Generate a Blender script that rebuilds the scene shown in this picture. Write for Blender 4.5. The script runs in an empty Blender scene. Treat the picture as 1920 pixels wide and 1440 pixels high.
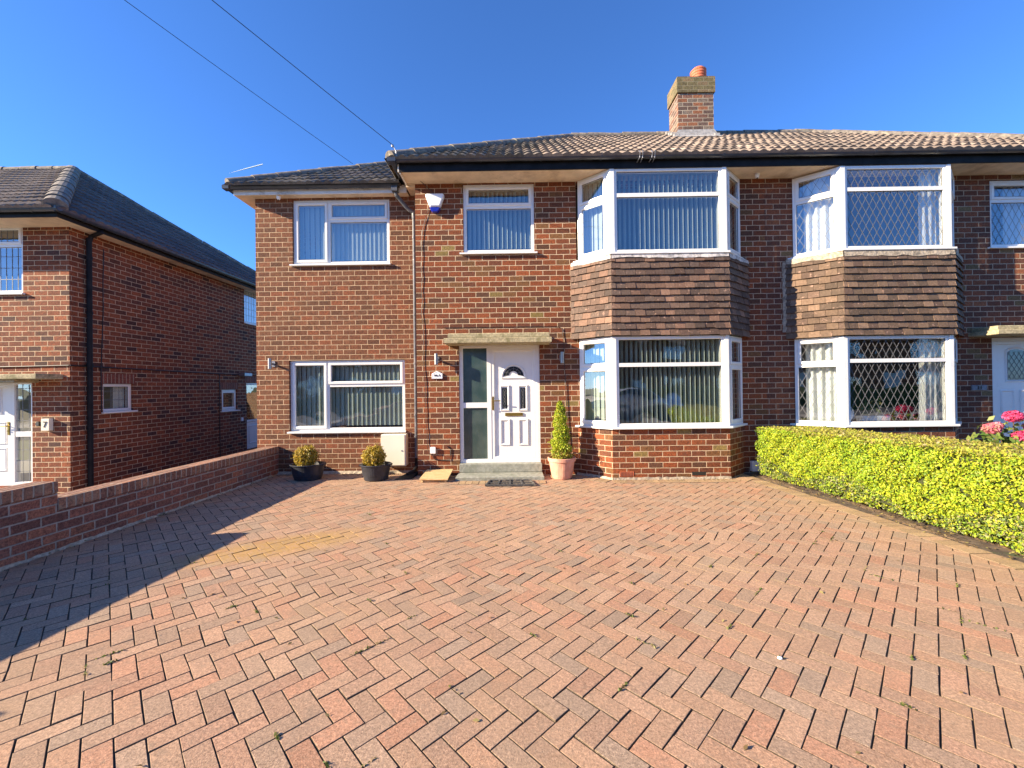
import bpy, math, random
import numpy as np
from mathutils import Vector, Matrix
random.seed(7); rng = np.random.default_rng(7)
sc = bpy.context.scene; C = sc.collection
# ------------------------------------------------------------ camera
PXF, YAW, PITCH, ROLL = 777.0, 6/777, 4/777, .012
cam = bpy.data.cameras.new('camera'); cam.sensor_width = 36; cam.lens = PXF/1920*36
cam.clip_end = 3000; cam.clip_start = .05
co = bpy.data.objects.new('camera', cam); C.objects.link(co); sc.camera = co
_f = Vector((-math.sin(YAW), math.cos(YAW), 0)); _r = Vector((math.cos(YAW), math.sin(YAW), 0)); _u = Vector((0, 0, 1))
_f2 = math.cos(PITCH)*_f+math.sin(PITCH)*_u; _u2 = -math.sin(PITCH)*_f+math.cos(PITCH)*_u
_r3 = math.cos(ROLL)*_r-math.sin(ROLL)*_u2; _u3 = math.sin(ROLL)*_r+math.cos(ROLL)*_u2
co.matrix_world = Matrix(((_r3.x, _u3.x, -_f2.x, 0), (_r3.y, _u3.y, -_f2.y, 0), (_r3.z, _u3.z, -_f2.z, 1.5), (0, 0, 0, 1)))
# ------------------------------------------------------------ light
SUN = Vector((-3.5, -1.0, 1.48)).normalized()
w = bpy.data.worlds.new('World'); sc.world = w; w.use_nodes = True
wn = w.node_tree; bg = wn.nodes['Background']; bg.inputs[1].default_value = .118
sky = wn.nodes.new('ShaderNodeTexSky'); sky.sky_type = 'NISHITA'; sky.sun_disc = False
sky.sun_elevation = math.asin(SUN.z); sky.sun_rotation = math.atan2(SUN.x, SUN.y)
sky.altitude = 2500; sky.air_density = 1.0; sky.dust_density = .2; sky.ozone_density = 10.0
wn.links.new(sky.outputs[0], bg.inputs[0])
sl = bpy.data.lights.new('sun', 'SUN'); sl.energy = 5.0; sl.angle = math.radians(.5); sl.color = (1, .84, .62)
so = bpy.data.objects.new('sun', sl); C.objects.link(so); so.rotation_euler = (-SUN).to_track_quat('-Z', 'Y').to_euler()
vs = sc.view_settings; vs.view_transform = 'Standard'; vs.look = 'None'; vs.gamma = 1; vs.exposure = 1.6; vs.use_curve_mapping = False

# ------------------------------------------------------------ mesh helpers
ROOT = {}
class MB:
    def __init__(s, M=None): s.v = []; s.f = []; s.c = []; s.M = M or Matrix(); s.col = (1, 1, 1); s.uvs = None
    def add(s, vs, fs, col=None):
        n = len(s.v); M = s.M
        s.v += [tuple(M @ Vector(p)) for p in vs]
        s.f += [tuple(n+i for i in f) for f in fs]; s.c += [col or s.col]*len(fs); return s
    def box(s, x0, x1, y0, y1, z0, z1, col=None, bev=0):
        if bev:
            return s.prism([(x0, y0), (x1, y0), (x1, y1), (x0, y1)], z0, z1, col, bev)
        return s.add([(x0,y0,z0),(x1,y0,z0),(x1,y1,z0),(x0,y1,z0),(x0,y0,z1),(x1,y0,z1),(x1,y1,z1),(x0,y1,z1)],
            [(3,2,1,0),(4,5,6,7),(0,1,5,4),(1,2,6,5),(2,3,7,6),(3,0,4,7)], col)
    def prism(s, poly, z0, z1, col=None, bev=0):
        n = len(poly)
        def ring(ins, z):
            if ins == 0: return [(x, y, z) for x, y in poly]
            return [(x, y, z) for x, y in inset(poly, ins)]
        if bev: rings = [ring(bev, z0), ring(0, z0+bev), ring(0, z1-bev), ring(bev, z1)]
        else: rings = [ring(0, z0), ring(0, z1)]
        vs = [p for r in rings for p in r]; fs = [tuple(range(n))[::-1], tuple((len(rings)-1)*n+i for i in range(n))]
        for k in range(len(rings)-1):
            for i in range(n):
                j = (i+1) % n; fs.append((k*n+i, k*n+j, (k+1)*n+j, (k+1)*n+i))
        return s.add(vs, fs, col)
    def vprism(s, poly, y0, y1, col=None):      # polygon in local xz, extruded along y
        n = len(poly)
        return s.add([(x, y0, z) for x, z in poly]+[(x, y1, z) for x, z in poly],
            [tuple(range(n)), tuple(range(2*n-1, n-1, -1))]+[(i, i+n, (i+1) % n+n, (i+1) % n) for i in range(n)], col)
    def rings(s, rs, closed=True, cap=True, col=None):
        n = len(rs[0]); vs = [p for r in rs for p in r]; fs = []
        for k in range(len(rs)-1):
            for i in range(n if closed else n-1):
                j = (i+1) % n; fs.append((k*n+i, k*n+j, (k+1)*n+j, (k+1)*n+i))
        if cap: fs += [tuple(range(n))[::-1], tuple((len(rs)-1)*n+i for i in range(n))]
        return s.add(vs, fs, col)
    def lathe(s, prof, cx, cy, n=24, col=None, sx=1, sy=1, cap=True):
        return s.rings([[(cx+r*sx*math.cos(2*math.pi*i/n), cy+r*sy*math.sin(2*math.pi*i/n), z) for i in range(n)] for r, z in prof], col=col, cap=cap)
    def tube(s, pts, r, n=8, col=None):
        pts = [Vector(p) for p in pts]; rs = []
        for i, p in enumerate(pts):
            d = (pts[min(i+1, len(pts)-1)]-pts[max(i-1, 0)]).normalized()
            a = d.cross(Vector((0, 0, 1)) if abs(d.z) < .95 else Vector((1, 0, 0))).normalized(); b = d.cross(a)
            rr = r[i] if isinstance(r, (list, tuple)) else r
            rs.append([tuple(p+a*rr*math.cos(2*math.pi*k/n)+b*rr*math.sin(2*math.pi*k/n)) for k in range(n)])
        return s.rings(rs, col=col)
    def ringprof(s, outline, prof, col=None):   # outline: local xz loop (counter-clockwise), prof: (inset, y)
        loops = [[(x, y, z) for x, z in (inset(outline, i) if i else outline)] for i, y in prof]
        return s.rings(loops, cap=False, col=col)
    def build(s, name, mat, parent=None, smooth=False):
        me = bpy.data.meshes.new(name); off = Vector((0, 0, 0)); p = parent
        if parent is not None: off = ROOT.get(parent.name, Vector((0, 0, 0)))
        v = np.array(s.v, dtype=float)
        me.from_pydata((v-np.array(off)).tolist() if len(v) else [], [], s.f)
        finish(me, v, s.c, s.f, s.uvs)
        me.materials.append(mat)
        if smooth: me.polygons.foreach_set('use_smooth', [True]*len(me.polygons))
        o = bpy.data.objects.new(name, me); C.objects.link(o)
        if parent is not None: o.parent = parent; ROOT[o.name] = off
        else: ROOT[o.name] = Vector((0, 0, 0))
        return o
def finish(me, v, cols, faces, uvs=None):
    nl = len(me.loops); idx = np.empty(nl, dtype=np.int32); me.loops.foreach_get('vertex_index', idx)
    np_ = len(me.polygons); ls = np.empty(np_, dtype=np.int32); lt = np.empty(np_, dtype=np.int32)
    me.polygons.foreach_get('loop_start', ls); me.polygons.foreach_get('loop_total', lt)
    nr = np.empty(np_*3); me.polygons.foreach_get('normal', nr); nr = nr.reshape(-1, 3)
    pn = np.repeat(nr, lt, axis=0); P = v[idx]
    hz = np.abs(pn[:, 2]) > .75; tx = -pn[:, 1]; ty = pn[:, 0]; L = np.maximum(np.hypot(tx, ty), 1e-6)
    u = np.where(hz, P[:, 0], (P[:, 0]*tx+P[:, 1]*ty)/L); vv = np.where(hz, P[:, 1], P[:, 2])
    uv = me.uv_layers.new(name='UVMap')
    uv.data.foreach_set('uv', (np.stack([u, vv], 1) if uvs is None else np.array(uvs)).astype(np.float32).ravel())
    ca = me.color_attributes.new('Col', 'FLOAT_COLOR', 'CORNER')
    c = np.ones((nl, 4), dtype=np.float32); c[:, :3] = np.repeat(np.array(cols, dtype=np.float32).reshape(-1, 3), lt, axis=0)
    ca.data.foreach_set('color', c.ravel()); me.update()
def inset(poly, d):
    n = len(poly); out = []
    for i in range(n):
        p0 = Vector(poly[i-1]); p1 = Vector(poly[i]); p2 = Vector(poly[(i+1) % n])
        a = (p1-p0).normalized(); b = (p2-p1).normalized()
        na = Vector((-a.y, a.x)); nb = Vector((-b.y, b.x)); m = na+nb
        k = m.length_squared
        out.append(tuple(p1+m*(d*2/k)) if k > 1e-4 else tuple(p1+na*d))
    return out
def rect(x0, x1, z0, z1): return [(x0, z0), (x1, z0), (x1, z1), (x0, z1)]
def tag(o, label=None, cat=None, group=None, kind=None):
    if label: o['label'] = label
    if cat: o['category'] = cat
    if group: o['group'] = group
    if kind: o['kind'] = kind
    return o
def thing(name, loc, label, cat, group=None):
    o = bpy.data.objects.new(name, None); C.objects.link(o); o.location = loc; o.empty_display_size = .1
    ROOT[o.name] = Vector(loc); return tag(o, label, cat, group)
def frame(px, py, qx, qy, z=0):         # local x runs from p to q, local y into the wall (left-hand side of p->q)
    t = Vector((qx-px, qy-py, 0)).normalized(); n = Vector((-t.y, t.x, 0))
    return Matrix(((t.x, n.x, 0, px), (t.y, n.y, 0, py), (0, 0, 1, z), (0, 0, 0, 1)))
def leaves_obj(name, mat, parent, P, size, cols, flat=None, jitter=1.0):
    n = len(P); d = rng.normal(size=(n, 3)); d /= np.linalg.norm(d, axis=1)[:, None]
    if flat is not None: d = d*jitter+flat; d /= np.linalg.norm(d, axis=1)[:, None]
    a = np.cross(d, rng.normal(size=(n, 3))); a /= np.linalg.norm(a, axis=1)[:, None]; b = np.cross(d, a)
    s = size*(.65+.7*rng.random(n))[:, None]
    v = np.stack([P-a*s, P-b*s*.5+d*s*.15, P+a*s, P+b*s*.5+d*s*.15], 1).reshape(-1, 3)
    off = np.array(ROOT.get(parent.name, Vector((0, 0, 0)))) if parent is not None else np.zeros(3)
    me = bpy.data.meshes.new(name); me.vertices.add(4*n); me.vertices.foreach_set('co', (v-off).ravel())
    me.loops.add(4*n); me.loops.foreach_set('vertex_index', np.arange(4*n, dtype=np.int32))
    me.polygons.add(n); me.polygons.foreach_set('loop_start', np.arange(0, 4*n, 4, dtype=np.int32)); me.polygons.foreach_set('loop_total', np.full(n, 4, dtype=np.int32))
    me.update(calc_edges=True); finish(me, v, cols, None); me.materials.append(mat)
    o = bpy.data.objects.new(name, me); C.objects.link(o)
    if parent is not None: o.parent = parent
    return o
def pal(cols, n, j=.12, wts=None):
    c = np.array(cols)[rng.choice(len(cols), n, p=wts)]; return np.clip(c*(1+j*rng.normal(size=(n, 1))), .004, .95)
def rc(cols, j=.1):
    c = random.choice(cols); k = 1+random.gauss(0, j); return tuple(min(.95, max(.004, x*k)) for x in c)

# ------------------------------------------------------------ materials
class NT:
    def __init__(s, name):
        s.m = bpy.data.materials.new(name); s.m.use_nodes = True; s.t = s.m.node_tree; s.t.nodes.clear()
        s.out = s.t.nodes.new('ShaderNodeOutputMaterial')
    def n(s, typ, ins=None, **kw):
        nd = s.t.nodes.new('ShaderNode'+typ)
        for k, v in kw.items(): setattr(nd, k, v)
        for k, v in (ins or {}).items(): s.set(nd.inputs[k], v)
        return nd
    def set(s, sock, v):
        if isinstance(v, bpy.types.NodeSocket): s.t.links.new(v, sock)
        elif isinstance(v, bpy.types.Node): s.t.links.new(v.outputs[0], sock)
        else:
            if sock.type == 'RGBA' and len(v) == 3: v = (*v, 1)
            sock.default_value = v
    def m_(s, op, a, b=0, c=None):
        nd = s.n('Math', operation=op); s.set(nd.inputs[0], a); s.set(nd.inputs[1], b)
        if c is not None: s.set(nd.inputs[2], c)
        return nd.outputs[0]
    def mix(s, f, a, b, bt='MIX'):
        nd = s.n('Mix', data_type='RGBA', blend_type=bt); s.set(nd.inputs[0], f); s.set(nd.inputs[6], a); s.set(nd.inputs[7], b); return nd.outputs[2]
    def noise(s, vec, scale, detail=3, rough=.5, dist=0):
        return s.n('TexNoise', {'Vector': vec, 'Scale': scale, 'Detail': detail, 'Roughness': rough, 'Distortion': dist})
    def ss(s, x, a, b, lo=0., hi=1.):
        nd = s.n('MapRange', {0: x, 1: a, 2: b, 3: lo, 4: hi}, interpolation_type='SMOOTHSTEP'); return nd.outputs[0]
    def ramp(s, f, stops, const=False):
        nd = s.n('ValToRGB', {0: f}); r = nd.color_ramp; r.interpolation = 'CONSTANT' if const else 'LINEAR'
        while len(r.elements) < len(stops): r.elements.new(.5)
        for e, (p, c) in zip(r.elements, stops): e.position = p; e.color = (*c, 1)
        return nd.outputs[0]
    def pos(s): return s.n('NewGeometry').outputs['Position']
    def col(s): return s.n('Attribute', attribute_name='Col').outputs['Color']
    def uv(s): return s.n('UVMap').outputs[0]
    def bump(s, h, dist, strength=1.0):
        return s.n('Bump', {'Height': h, 'Distance': dist, 'Strength': strength}).outputs[0]
    def pbr(s, col, rough=.6, nrm=None, metal=0., spec=.5):
        b = s.n('BsdfPrincipled', {'Base Color': col, 'Roughness': rough, 'Metallic': metal, 'Specular IOR Level': spec})
        if nrm is not None: s.set(b.inputs['Normal'], nrm)
        s.t.links.new(b.outputs[0], s.out.inputs[0]); s.b = b; return s.m
def simple(name, col, rough=.5, nscale=0, namt=.15, bumpd=0, metal=0., dirt=None, dscale=1.5, spec=.5):
    t = NT(name); c = col; nrm = None; p = t.pos()
    if nscale:
        n = t.noise(p, nscale, 4, .6).outputs[0]
        c = t.mix(t.ss(n, .3, .7), tuple(x*(1-namt) for x in col), tuple(min(1, x*(1+namt)) for x in col))
        if bumpd: nrm = t.bump(n, bumpd)
    if dirt:
        n2 = t.noise(p, dscale, 6, .65).outputs[0]; c = t.mix(t.ss(n2, .5, .68), c, dirt)
    return t.pbr(c, rough, nrm, metal, spec)
def colmat(name, rough=.7, nscale=20, amt=.25, bumpd=.002, spot=None, spec=.4):
    t = NT(name); p = t.pos(); n = t.noise(p, nscale, 5, .65).outputs[0]
    c = t.mix(1.0, t.col(), t.ramp(n, [(.3, (1-amt,)*3), (.7, (1+amt*.6,)*3)]), 'MULTIPLY')
    if spot:
        n2 = t.noise(p, spot[1], 6, .7).outputs[0]; c = t.mix(t.ss(n2, spot[2], spot[2]+.1), c, spot[0])
    return t.pbr(c, rough, t.bump(n, bumpd), spec=spec)
def brick(name, L, H, mj, cols, mortar, rag=.003, edge=None, stain=None):
    t = NT(name); uv = t.uv(); p = t.pos()
    wob = t.noise(p, 14, 2).outputs['Color']; wob2 = t.noise(p, 60, 2).outputs['Color']
    v1 = t.n('VectorMath', {0: wob, 1: (.5, .5, .5)}, operation='SUBTRACT').outputs[0]
    v2 = t.n('VectorMath', {0: wob2, 1: (.5, .5, .5)}, operation='SUBTRACT').outputs[0]
    v = t.n('VectorMath', {0: v1, 1: (rag*3,)*3, 2: uv}, operation='MULTIPLY_ADD').outputs[0]
    v = t.n('VectorMath', {0: v2, 1: (rag*2,)*3, 2: v}, operation='MULTIPLY_ADD').outputs[0]
    sp = t.n('SeparateXYZ', {0: v}); x, z = sp.outputs[0], sp.outputs[1]
    zr = t.m_('DIVIDE', t.m_('ADD', z, 10*H), H); row = t.m_('FLOOR', zr)
    rj = t.n('TexWhiteNoise', {'W': row}, noise_dimensions='1D').outputs[0]
    xr = t.m_('ADD', t.m_('DIVIDE', t.m_('ADD', x, 50), L), t.m_('MULTIPLY', t.m_('MODULO', row, 2), .5))
    xr = t.m_('ADD', xr, t.m_('MULTIPLY', rj, .07)); ci = t.m_('FLOOR', xr)
    def edge_d(fr, size):
        f = t.m_('FRACT', fr); return t.m_('MULTIPLY', t.m_('MINIMUM', f, t.m_('SUBTRACT', 1, f)), size)
    d = t.m_('MINIMUM', edge_d(xr, L), edge_d(zr, H))
    mask = t.ss(d, mj*.5-.0012, mj*.5+.0022)
    idv = t.n('CombineXYZ', {0: ci, 1: row}); wn_ = t.n('TexWhiteNoise', {'Vector': idv}, noise_dimensions='2D')
    k = len(cols); tot = sum(c[1] for c in cols); acc = 0; st = []
    for c, wt in cols: st.append((acc/tot, c)); acc += wt
    base = t.ramp(wn_.outputs[0], st, True)
    g = t.n('SeparateColor', {0: wn_.outputs[1]})
    base = t.mix(1, base, t.ramp(g.outputs[1], [(0, (.86,)*3), (1, (1.12,)*3)]), 'MULTIPLY')
    fine = t.noise(p, 90, 5, .7).outputs[0]; mid = t.noise(p, 17, 4, .6).outputs[0]
    base = t.mix(1, base, t.ramp(fine, [(.32, (.62,)*3), (.7, (1.25,)*3)]), 'MULTIPLY')
    f3 = t.noise(p, 38, 4, .75).outputs[0]; base = t.mix(1, base, t.ramp(f3, [(.34, (.55,)*3), (.52, (1,)*3), (.68, (1.45, 1.4, 1.25))]), 'MULTIPLY')
    base = t.mix(t.ss(mid, .52, .72, 0, .55), base, edge or (.10, .06, .045))
    mo = t.mix(t.ss(t.noise(p, 8, 5, .6).outputs[0], .35, .7), tuple(c*.72 for c in mortar), mortar)
    c = t.mix(mask, mo, base)
    if stain:
        for scol, ssc, th, am in stain: c = t.mix(t.ss(t.noise(p, ssc, 5, .6).outputs[0], th, th+.16, 0, am), c, scol)
    h = t.m_('ADD', t.m_('MULTIPLY', mask, 1.0), t.m_('MULTIPLY', fine, .35))
    return t.pbr(c, .85, t.bump(h, .006, .9), spec=.25)
RED = [((.235,.070,.028),3),((.195,.060,.027),3.4),((.285,.080,.030),2),((.155,.054,.028),2.4),((.195,.090,.036),1.1),((.26,.18,.06),.25),((.12,.055,.032),.9)]
M = {}
M['brick'] = brick('old_facing_brick', .2285, .0885, .0095, RED, (.62,.46,.30), stain=[((.10,.05,.032),.7,.6,.4),((.2,.15,.06),1.6,.7,.25)])
M['brick_r'] = brick('old_facing_brick_brown', .2285, .0885, .0115, [((.24,.078,.036),3),((.175,.062,.034),4),((.135,.054,.034),3),((.28,.10,.045),1),((.2,.13,.06),.5)], (.50,.37,.25))
M['brick_ext'] = brick('extension_brick', .2145, .0872, .0075, [((.22,.083,.040),4),((.19,.077,.038),4),((.18,.068,.035),2),((.25,.082,.037),1.6),((.15,.064,.034),1.2)], (.64,.45,.28), rag=.0012, edge=(.17,.09,.058))
M['brick_nb'] = brick('neighbour_brick', .2285, .0885, .0100, [((.26,.076,.034),4),((.205,.062,.030),3.4),((.30,.088,.036),1.6),((.145,.052,.031),2),((.09,.04,.031),.8)], (.64,.46,.29))
M['brick_wall'] = brick('boundary_brick', .2285, .0885, .013, [((.31,.115,.075),4),((.25,.10,.07),3),((.36,.135,.08),2),((.21,.09,.065),1.5)], (.42,.34,.27), rag=.004, stain=[((.17,.13,.11),2.2,.55,.4)])
M['coping'] = brick('coping_brick', .0765, .5, .013, [((.32,.15,.09),4),((.26,.12,.08),3),((.37,.17,.10),2)], (.44,.35,.27), rag=.004, stain=[((.34,.26,.17),3,.5,.6)])
M['soldier'] = brick('soldier_brick', .0765, .5, .010, [((.25,.08,.05),4),((.20,.07,.05),3)], (.52,.40,.28))
M['chimney'] = brick('chimney_brick', .2285, .0885, .0115, [((.20,.10,.07),3),((.14,.09,.07),3),((.30,.12,.06),1.6),((.22,.17,.13),1.4)], (.46,.38,.28), stain=[((.34,.13,.05),1.6,.62,.6)])
M['chimney_top'] = brick('chimney_mossy_brick', .2285, .0885, .0115, [((.19,.13,.07),3),((.15,.12,.06),3),((.22,.15,.08),2)], (.27,.23,.14), edge=(.20,.18,.07), stain=[((.22,.19,.09),5,.55,.5)])
def m_upvc():
    t = NT('white_upvc'); p = t.pos(); n = t.noise(p, 6, 5, .65).outputs[0]; c = t.mix(t.ss(n, .5, .75, 0, .35), (.80,.79,.745), (.66,.62,.54))
    return t.pbr(t.mix(1, c, t.col(), 'MULTIPLY'), .3)
M['upvc'] = m_upvc()
M['upvc_old'] = simple('old_white_upvc', (.80,.80,.80), .35, 3, .05)
M['cream'] = simple('cream_soffit_paint', (.72,.58,.42), .6, 6, .10, dirt=(.50,.38,.26), dscale=2.2)
M['white_board'] = simple('white_fascia', (.78,.76,.72), .4, 8, .05, dirt=(.5,.46,.4), dscale=3)
M['black'] = simple('black_gutter_plastic', (.040,.050,.070), .28, 5, .3, dirt=(.055,.062,.078), dscale=3)
M['fascia'] = simple('black_fascia', (.012,.012,.013), .6, 6, .4, spec=.2)
M['pipe'] = simple('weathered_grey_downpipe', (.075,.078,.088), .45, 14, .35, .001, dirt=(.15,.14,.14), dscale=9)
M['lead'] = simple('lead_flashing', (.42,.39,.36), .6, 18, .45, .004, dirt=(.68,.64,.58), dscale=7)
M['lime'] = simple('lime_mortar', (.40,.33,.24), .9, 25, .3, .01, dirt=(.2,.165,.12), dscale=9); M['white_lead'] = simple('pale_flashing', (.36,.34,.31), .7, 18, .25, .004)
M['canopy'] = simple('mossy_concrete', (.37,.31,.18), .9, 30, .3, .004, dirt=(.20,.175,.08), dscale=6)
M['concrete'] = simple('grey_concrete', (.27,.27,.22), .9, 22, .22, .003, dirt=(.19,.20,.15), dscale=4)
M['tile'] = colmat('concrete_roof_tile', .85, 26, .35, .004, ((.16,.15,.10), 9, .60))
M['vtile'] = colmat('hanging_clay_tile', .8, 30, .3, .003, ((.34,.21,.15), 17, .58))
M['ridge'] = simple('ridge_tile', (.17,.145,.12), .9, 14, .35, .004, dirt=(.34,.29,.2), dscale=6)
M['paver'] = None
M['interior'] = simple('room_plaster', (.24,.225,.21), .9)
M['brass'] = simple('brass', (.42,.30,.08), .32, metal=.9)
M['steel'] = simple('brushed_steel', (.36,.35,.34), .4, metal=.9)
M['metal'] = simple('grey_metal', (.3,.3,.32), .4, metal=.7)
M['wood'] = None
M['blackpot'] = simple('black_rubber_pot', (.022,.024,.032), .45, 10, .3, .001)
M['terracotta'] = simple('pink_terracotta', (.62,.30,.20), .75, 9, .12, .001, dirt=(.68,.38,.28), dscale=5)
M['pot_clay'] = simple('chimney_clay', (.55,.14,.06), .7, 8, .2)
M['soil'] = simple('soil', (.13,.085,.05), 1, 30, .5, .02, dirt=(.25,.17,.09), dscale=12)
M['bark'] = simple('bark', (.10,.07,.045), .9, 20, .3, .004)
M['rubber'] = simple('black_rubber_mat', (.05,.05,.05), .6, 30, .4, .002, dirt=(.2,.17,.13), dscale=14)
M['cable'] = simple('black_cable', (.02,.018,.018), .5)
M['blue'] = simple('blue_plastic', (.01,.02,.30), .25)
M['ivory'] = simple('ivory_box', (.80,.74,.58), .4, 3, .03)
M['white'] = simple('white_plastic', (.85,.85,.85), .3)
M['dark'] = simple('dark_lettering', (.02,.02,.02), .5)
M['slate'] = simple('grey_slate', (.16,.17,.19), .5, 20, .3)
M['leading'] = simple('lead_strip', (.17,.17,.18), .5)
M['gloss_glass'] = simple('black_leaded_glass', (.025,.03,.035), .08, spec=.8)
M['concrete_floor'] = M['concrete']
M['grass'] = simple('lawn', (.07,.11,.025), 1, 12, .4, .01, dirt=(.12,.13,.04), dscale=3)
M['asphalt'] = simple('asphalt', (.06,.06,.062), .9, 60, .3, .002)
M['path'] = simple('paving_concrete', (.30,.28,.25), .9, 20, .2, .002)
M['render'] = simple('white_render', (.75,.72,.66), .8)
M['car'] = simple('silver_car_paint', (.62,.64,.67), .2, metal=.5)
M['tyre'] = simple('tyre_rubber', (.02,.02,.02), .7)
M['cloud'] = simple('vapour', (.9,.9,.9), 1)
def m_wood():
    t = NT('pale_wood'); p = t.pos(); mp = t.n('VectorMath', {0: p, 1: (3, 30, 3)}, operation='MULTIPLY').outputs[0]
    n = t.noise(mp, 2, 4, .6, 1.5).outputs[0]; return t.pbr(t.mix(t.ss(n, .35, .65), (.52,.33,.14), (.68,.48,.24)), .7, t.bump(n, .002))
M['wood'] = m_wood()
def m_paver():
    t = NT('block_paving'); p = t.pos(); f = t.noise(p, 100, 6, .85).outputs[0]; mid = t.noise(p, 26, 4, .6).outputs[0]; big = t.noise(p, .9, 3, .5).outputs[0]
    c = t.mix(1, t.col(), t.ramp(f, [(.34, (.50,)*3), (.5, (1,)*3), (.66, (1.42,)*3)]), 'MULTIPLY'); f2 = t.noise(p, 62, 4, .7).outputs[0]; c = t.mix(1, c, t.ramp(f2, [(.36, (.74,)*3), (.52, (1,)*3), (.66, (1.2,)*3)]), 'MULTIPLY')
    c = t.mix(t.ss(mid, .5, .75, 0, .5), c, (.25,.18,.12)); md2 = t.noise(p, 4.5, 6, .7).outputs[0]; c = t.mix(t.ss(md2, .5, .72, 0, .45), c, (.22,.165,.12))
    vor = t.n('TexVoronoi', {'Vector': p, 'Scale': 150.}); c = t.mix(t.ss(vor.outputs[0], .06, .24, .8, 0), c, (.62,.48,.34))
    vd = t.n('TexVoronoi', {'Vector': t.n('VectorMath', {0: p, 1: (7.3, 3.1, 0)}, operation='ADD').outputs[0], 'Scale': 105.}); c = t.mix(t.ss(vd.outputs[0], .06, .22, .75, 0), c, (.10,.06,.04))
    c = t.mix(t.ss(big, .45, .75, 0, .35), c, (.42,.28,.16))
    # ochre stain on the blocks beside the wall shadow
    dv = t.n('VectorMath', {0: p, 1: (-2.25, 3.95, 0)}, operation='SUBTRACT').outputs[0]
    dv = t.n('VectorMath', {0: t.n('VectorRotate', {'Vector': dv, 'Angle': math.radians(-28)}, rotation_type='Z_AXIS').outputs[0], 1: (.9, 2.6, 0)}, operation='MULTIPLY').outputs[0]
    ln = t.n('VectorMath', {0: dv}, operation='LENGTH').outputs['Value']
    c = t.mix(t.m_('MULTIPLY', t.ss(ln, .3, 1.0, .75, 0), t.ss(mid, .3, .55)), c, (.42,.25,.07))
    return t.pbr(c, .85, t.bump(t.m_('ADD', f, t.m_('MULTIPLY', vor.outputs[0], .3)), .0022, 1.0), spec=.3)
M['paver'] = m_paver()
def m_joint():
    t = NT('joint_sand'); p = t.pos(); n = t.noise(p, 7, 5, .7).outputs[0]; g = t.noise(p, 2.1, 4, .6).outputs[0]
    c = t.mix(t.ss(n, .4, .65), (.07,.05,.038), (.16,.115,.08)); c = t.mix(t.ss(g, .56, .66, 0, .8), c, (.06,.085,.025))
    return t.pbr(c, 1, t.bump(t.noise(p, 200, 3).outputs[0], .003))
M['joint'] = m_joint()
def m_glass(name, base=.14, tint=(.96,.98,.97), rough=.0, wav=.0012):
    t = NT(name); p = t.pos(); fr = t.n('Fresnel', {'IOR': 1.52}).outputs[0]
    fac = t.m_('MINIMUM', t.m_('ADD', t.m_('MULTIPLY', fr, 1.7), base), 1)
    nr = t.bump(t.noise(p, 1.7, 2, .4).outputs[0], wav*6, 1.0)
    gl = t.n('BsdfGlossy', {'Color': (1, 1, 1, 1), 'Roughness': rough, 'Normal': nr}); tr = t.n('BsdfTransparent', {'Color': (*tint, 1)})
    bf = t.n('NewGeometry').outputs['Backfacing']; fac = t.m_('MULTIPLY', fac, t.m_('SUBTRACT', 1, bf))
    mx = t.n('MixShader', {0: fac}); t.set(mx.inputs[1], tr.outputs[0]); t.set(mx.inputs[2], gl.outputs[0]); t.t.links.new(mx.outputs[0], t.out.inputs[0]); return t.m
M['glass'] = m_glass('window_glass')
def m_obscure():
    t = NT('obscure_glass'); p = t.pos(); n = t.noise(p, 70, 3, .6).outputs[0]
    return t.pbr(t.mix(t.ss(t.noise(p, 4, 3).outputs[0], .3, .7), (.03,.06,.055), (.065,.095,.085)), .16, t.bump(n, .004, .8), spec=.9)
M['obscure'] = m_obscure()
def m_blind(name, c, tr=.35):
    t = NT(name); d = t.n('BsdfDiffuse', {'Color': (*c, 1)}); l = t.n('BsdfTranslucent', {'Color': (*c, 1)}); mx = t.n('MixShader', {0: tr})
    t.set(mx.inputs[1], d.outputs[0]); t.set(mx.inputs[2], l.outputs[0]); t.t.links.new(mx.outputs[0], t.out.inputs[0]); return t.m
M['blind'] = m_blind('blind_fabric', (.47,.53,.49), .3)
M['curtain'] = m_blind('white_curtain', (.82,.83,.82), .3)
def m_leaf(name, tr=.35):
    t = NT(name); c = t.col(); b = t.n('BsdfPrincipled', {'Base Color': c, 'Roughness': .5, 'Specular IOR Level': .35}); l = t.n('BsdfTranslucent', {'Color': c}); mx = t.n('MixShader', {0: tr})
    t.set(mx.inputs[1], b.outputs[0]); t.set(mx.inputs[2], l.outputs[0]); t.t.links.new(mx.outputs[0], t.out.inputs[0]); return t.m
M['leaf'] = m_leaf('leaf')

# ------------------------------------------------------------ setting
MB().box(-400, 400, -400, 500, -3, -.62).build('ground', M['grass'])['kind'] = 'structure'
o = MB().box(-4.40, 14, -3.0, 14, -.6, -.009).build('driveway_base', M['joint']); o['kind'] = 'structure'
o = MB().box(-14, -4.41, -3.0, 18, -.61, -.46).build('garden_path', M['path']); o['kind'] = 'structure'
o = MB().box(-40, 40, -5.2, -3.01, -.6, -.05).build('pavement', M['path']); o['kind'] = 'structure'
o = MB().box(-60, 60, -11.5, -5.21, -.6, -.17).build('road', M['asphalt']); o['kind'] = 'structure'
o = MB().box(-60, 60, -60, -11.51, -.6, -.03).build('lawn', M['grass']); o['kind'] = 'structure'
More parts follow.
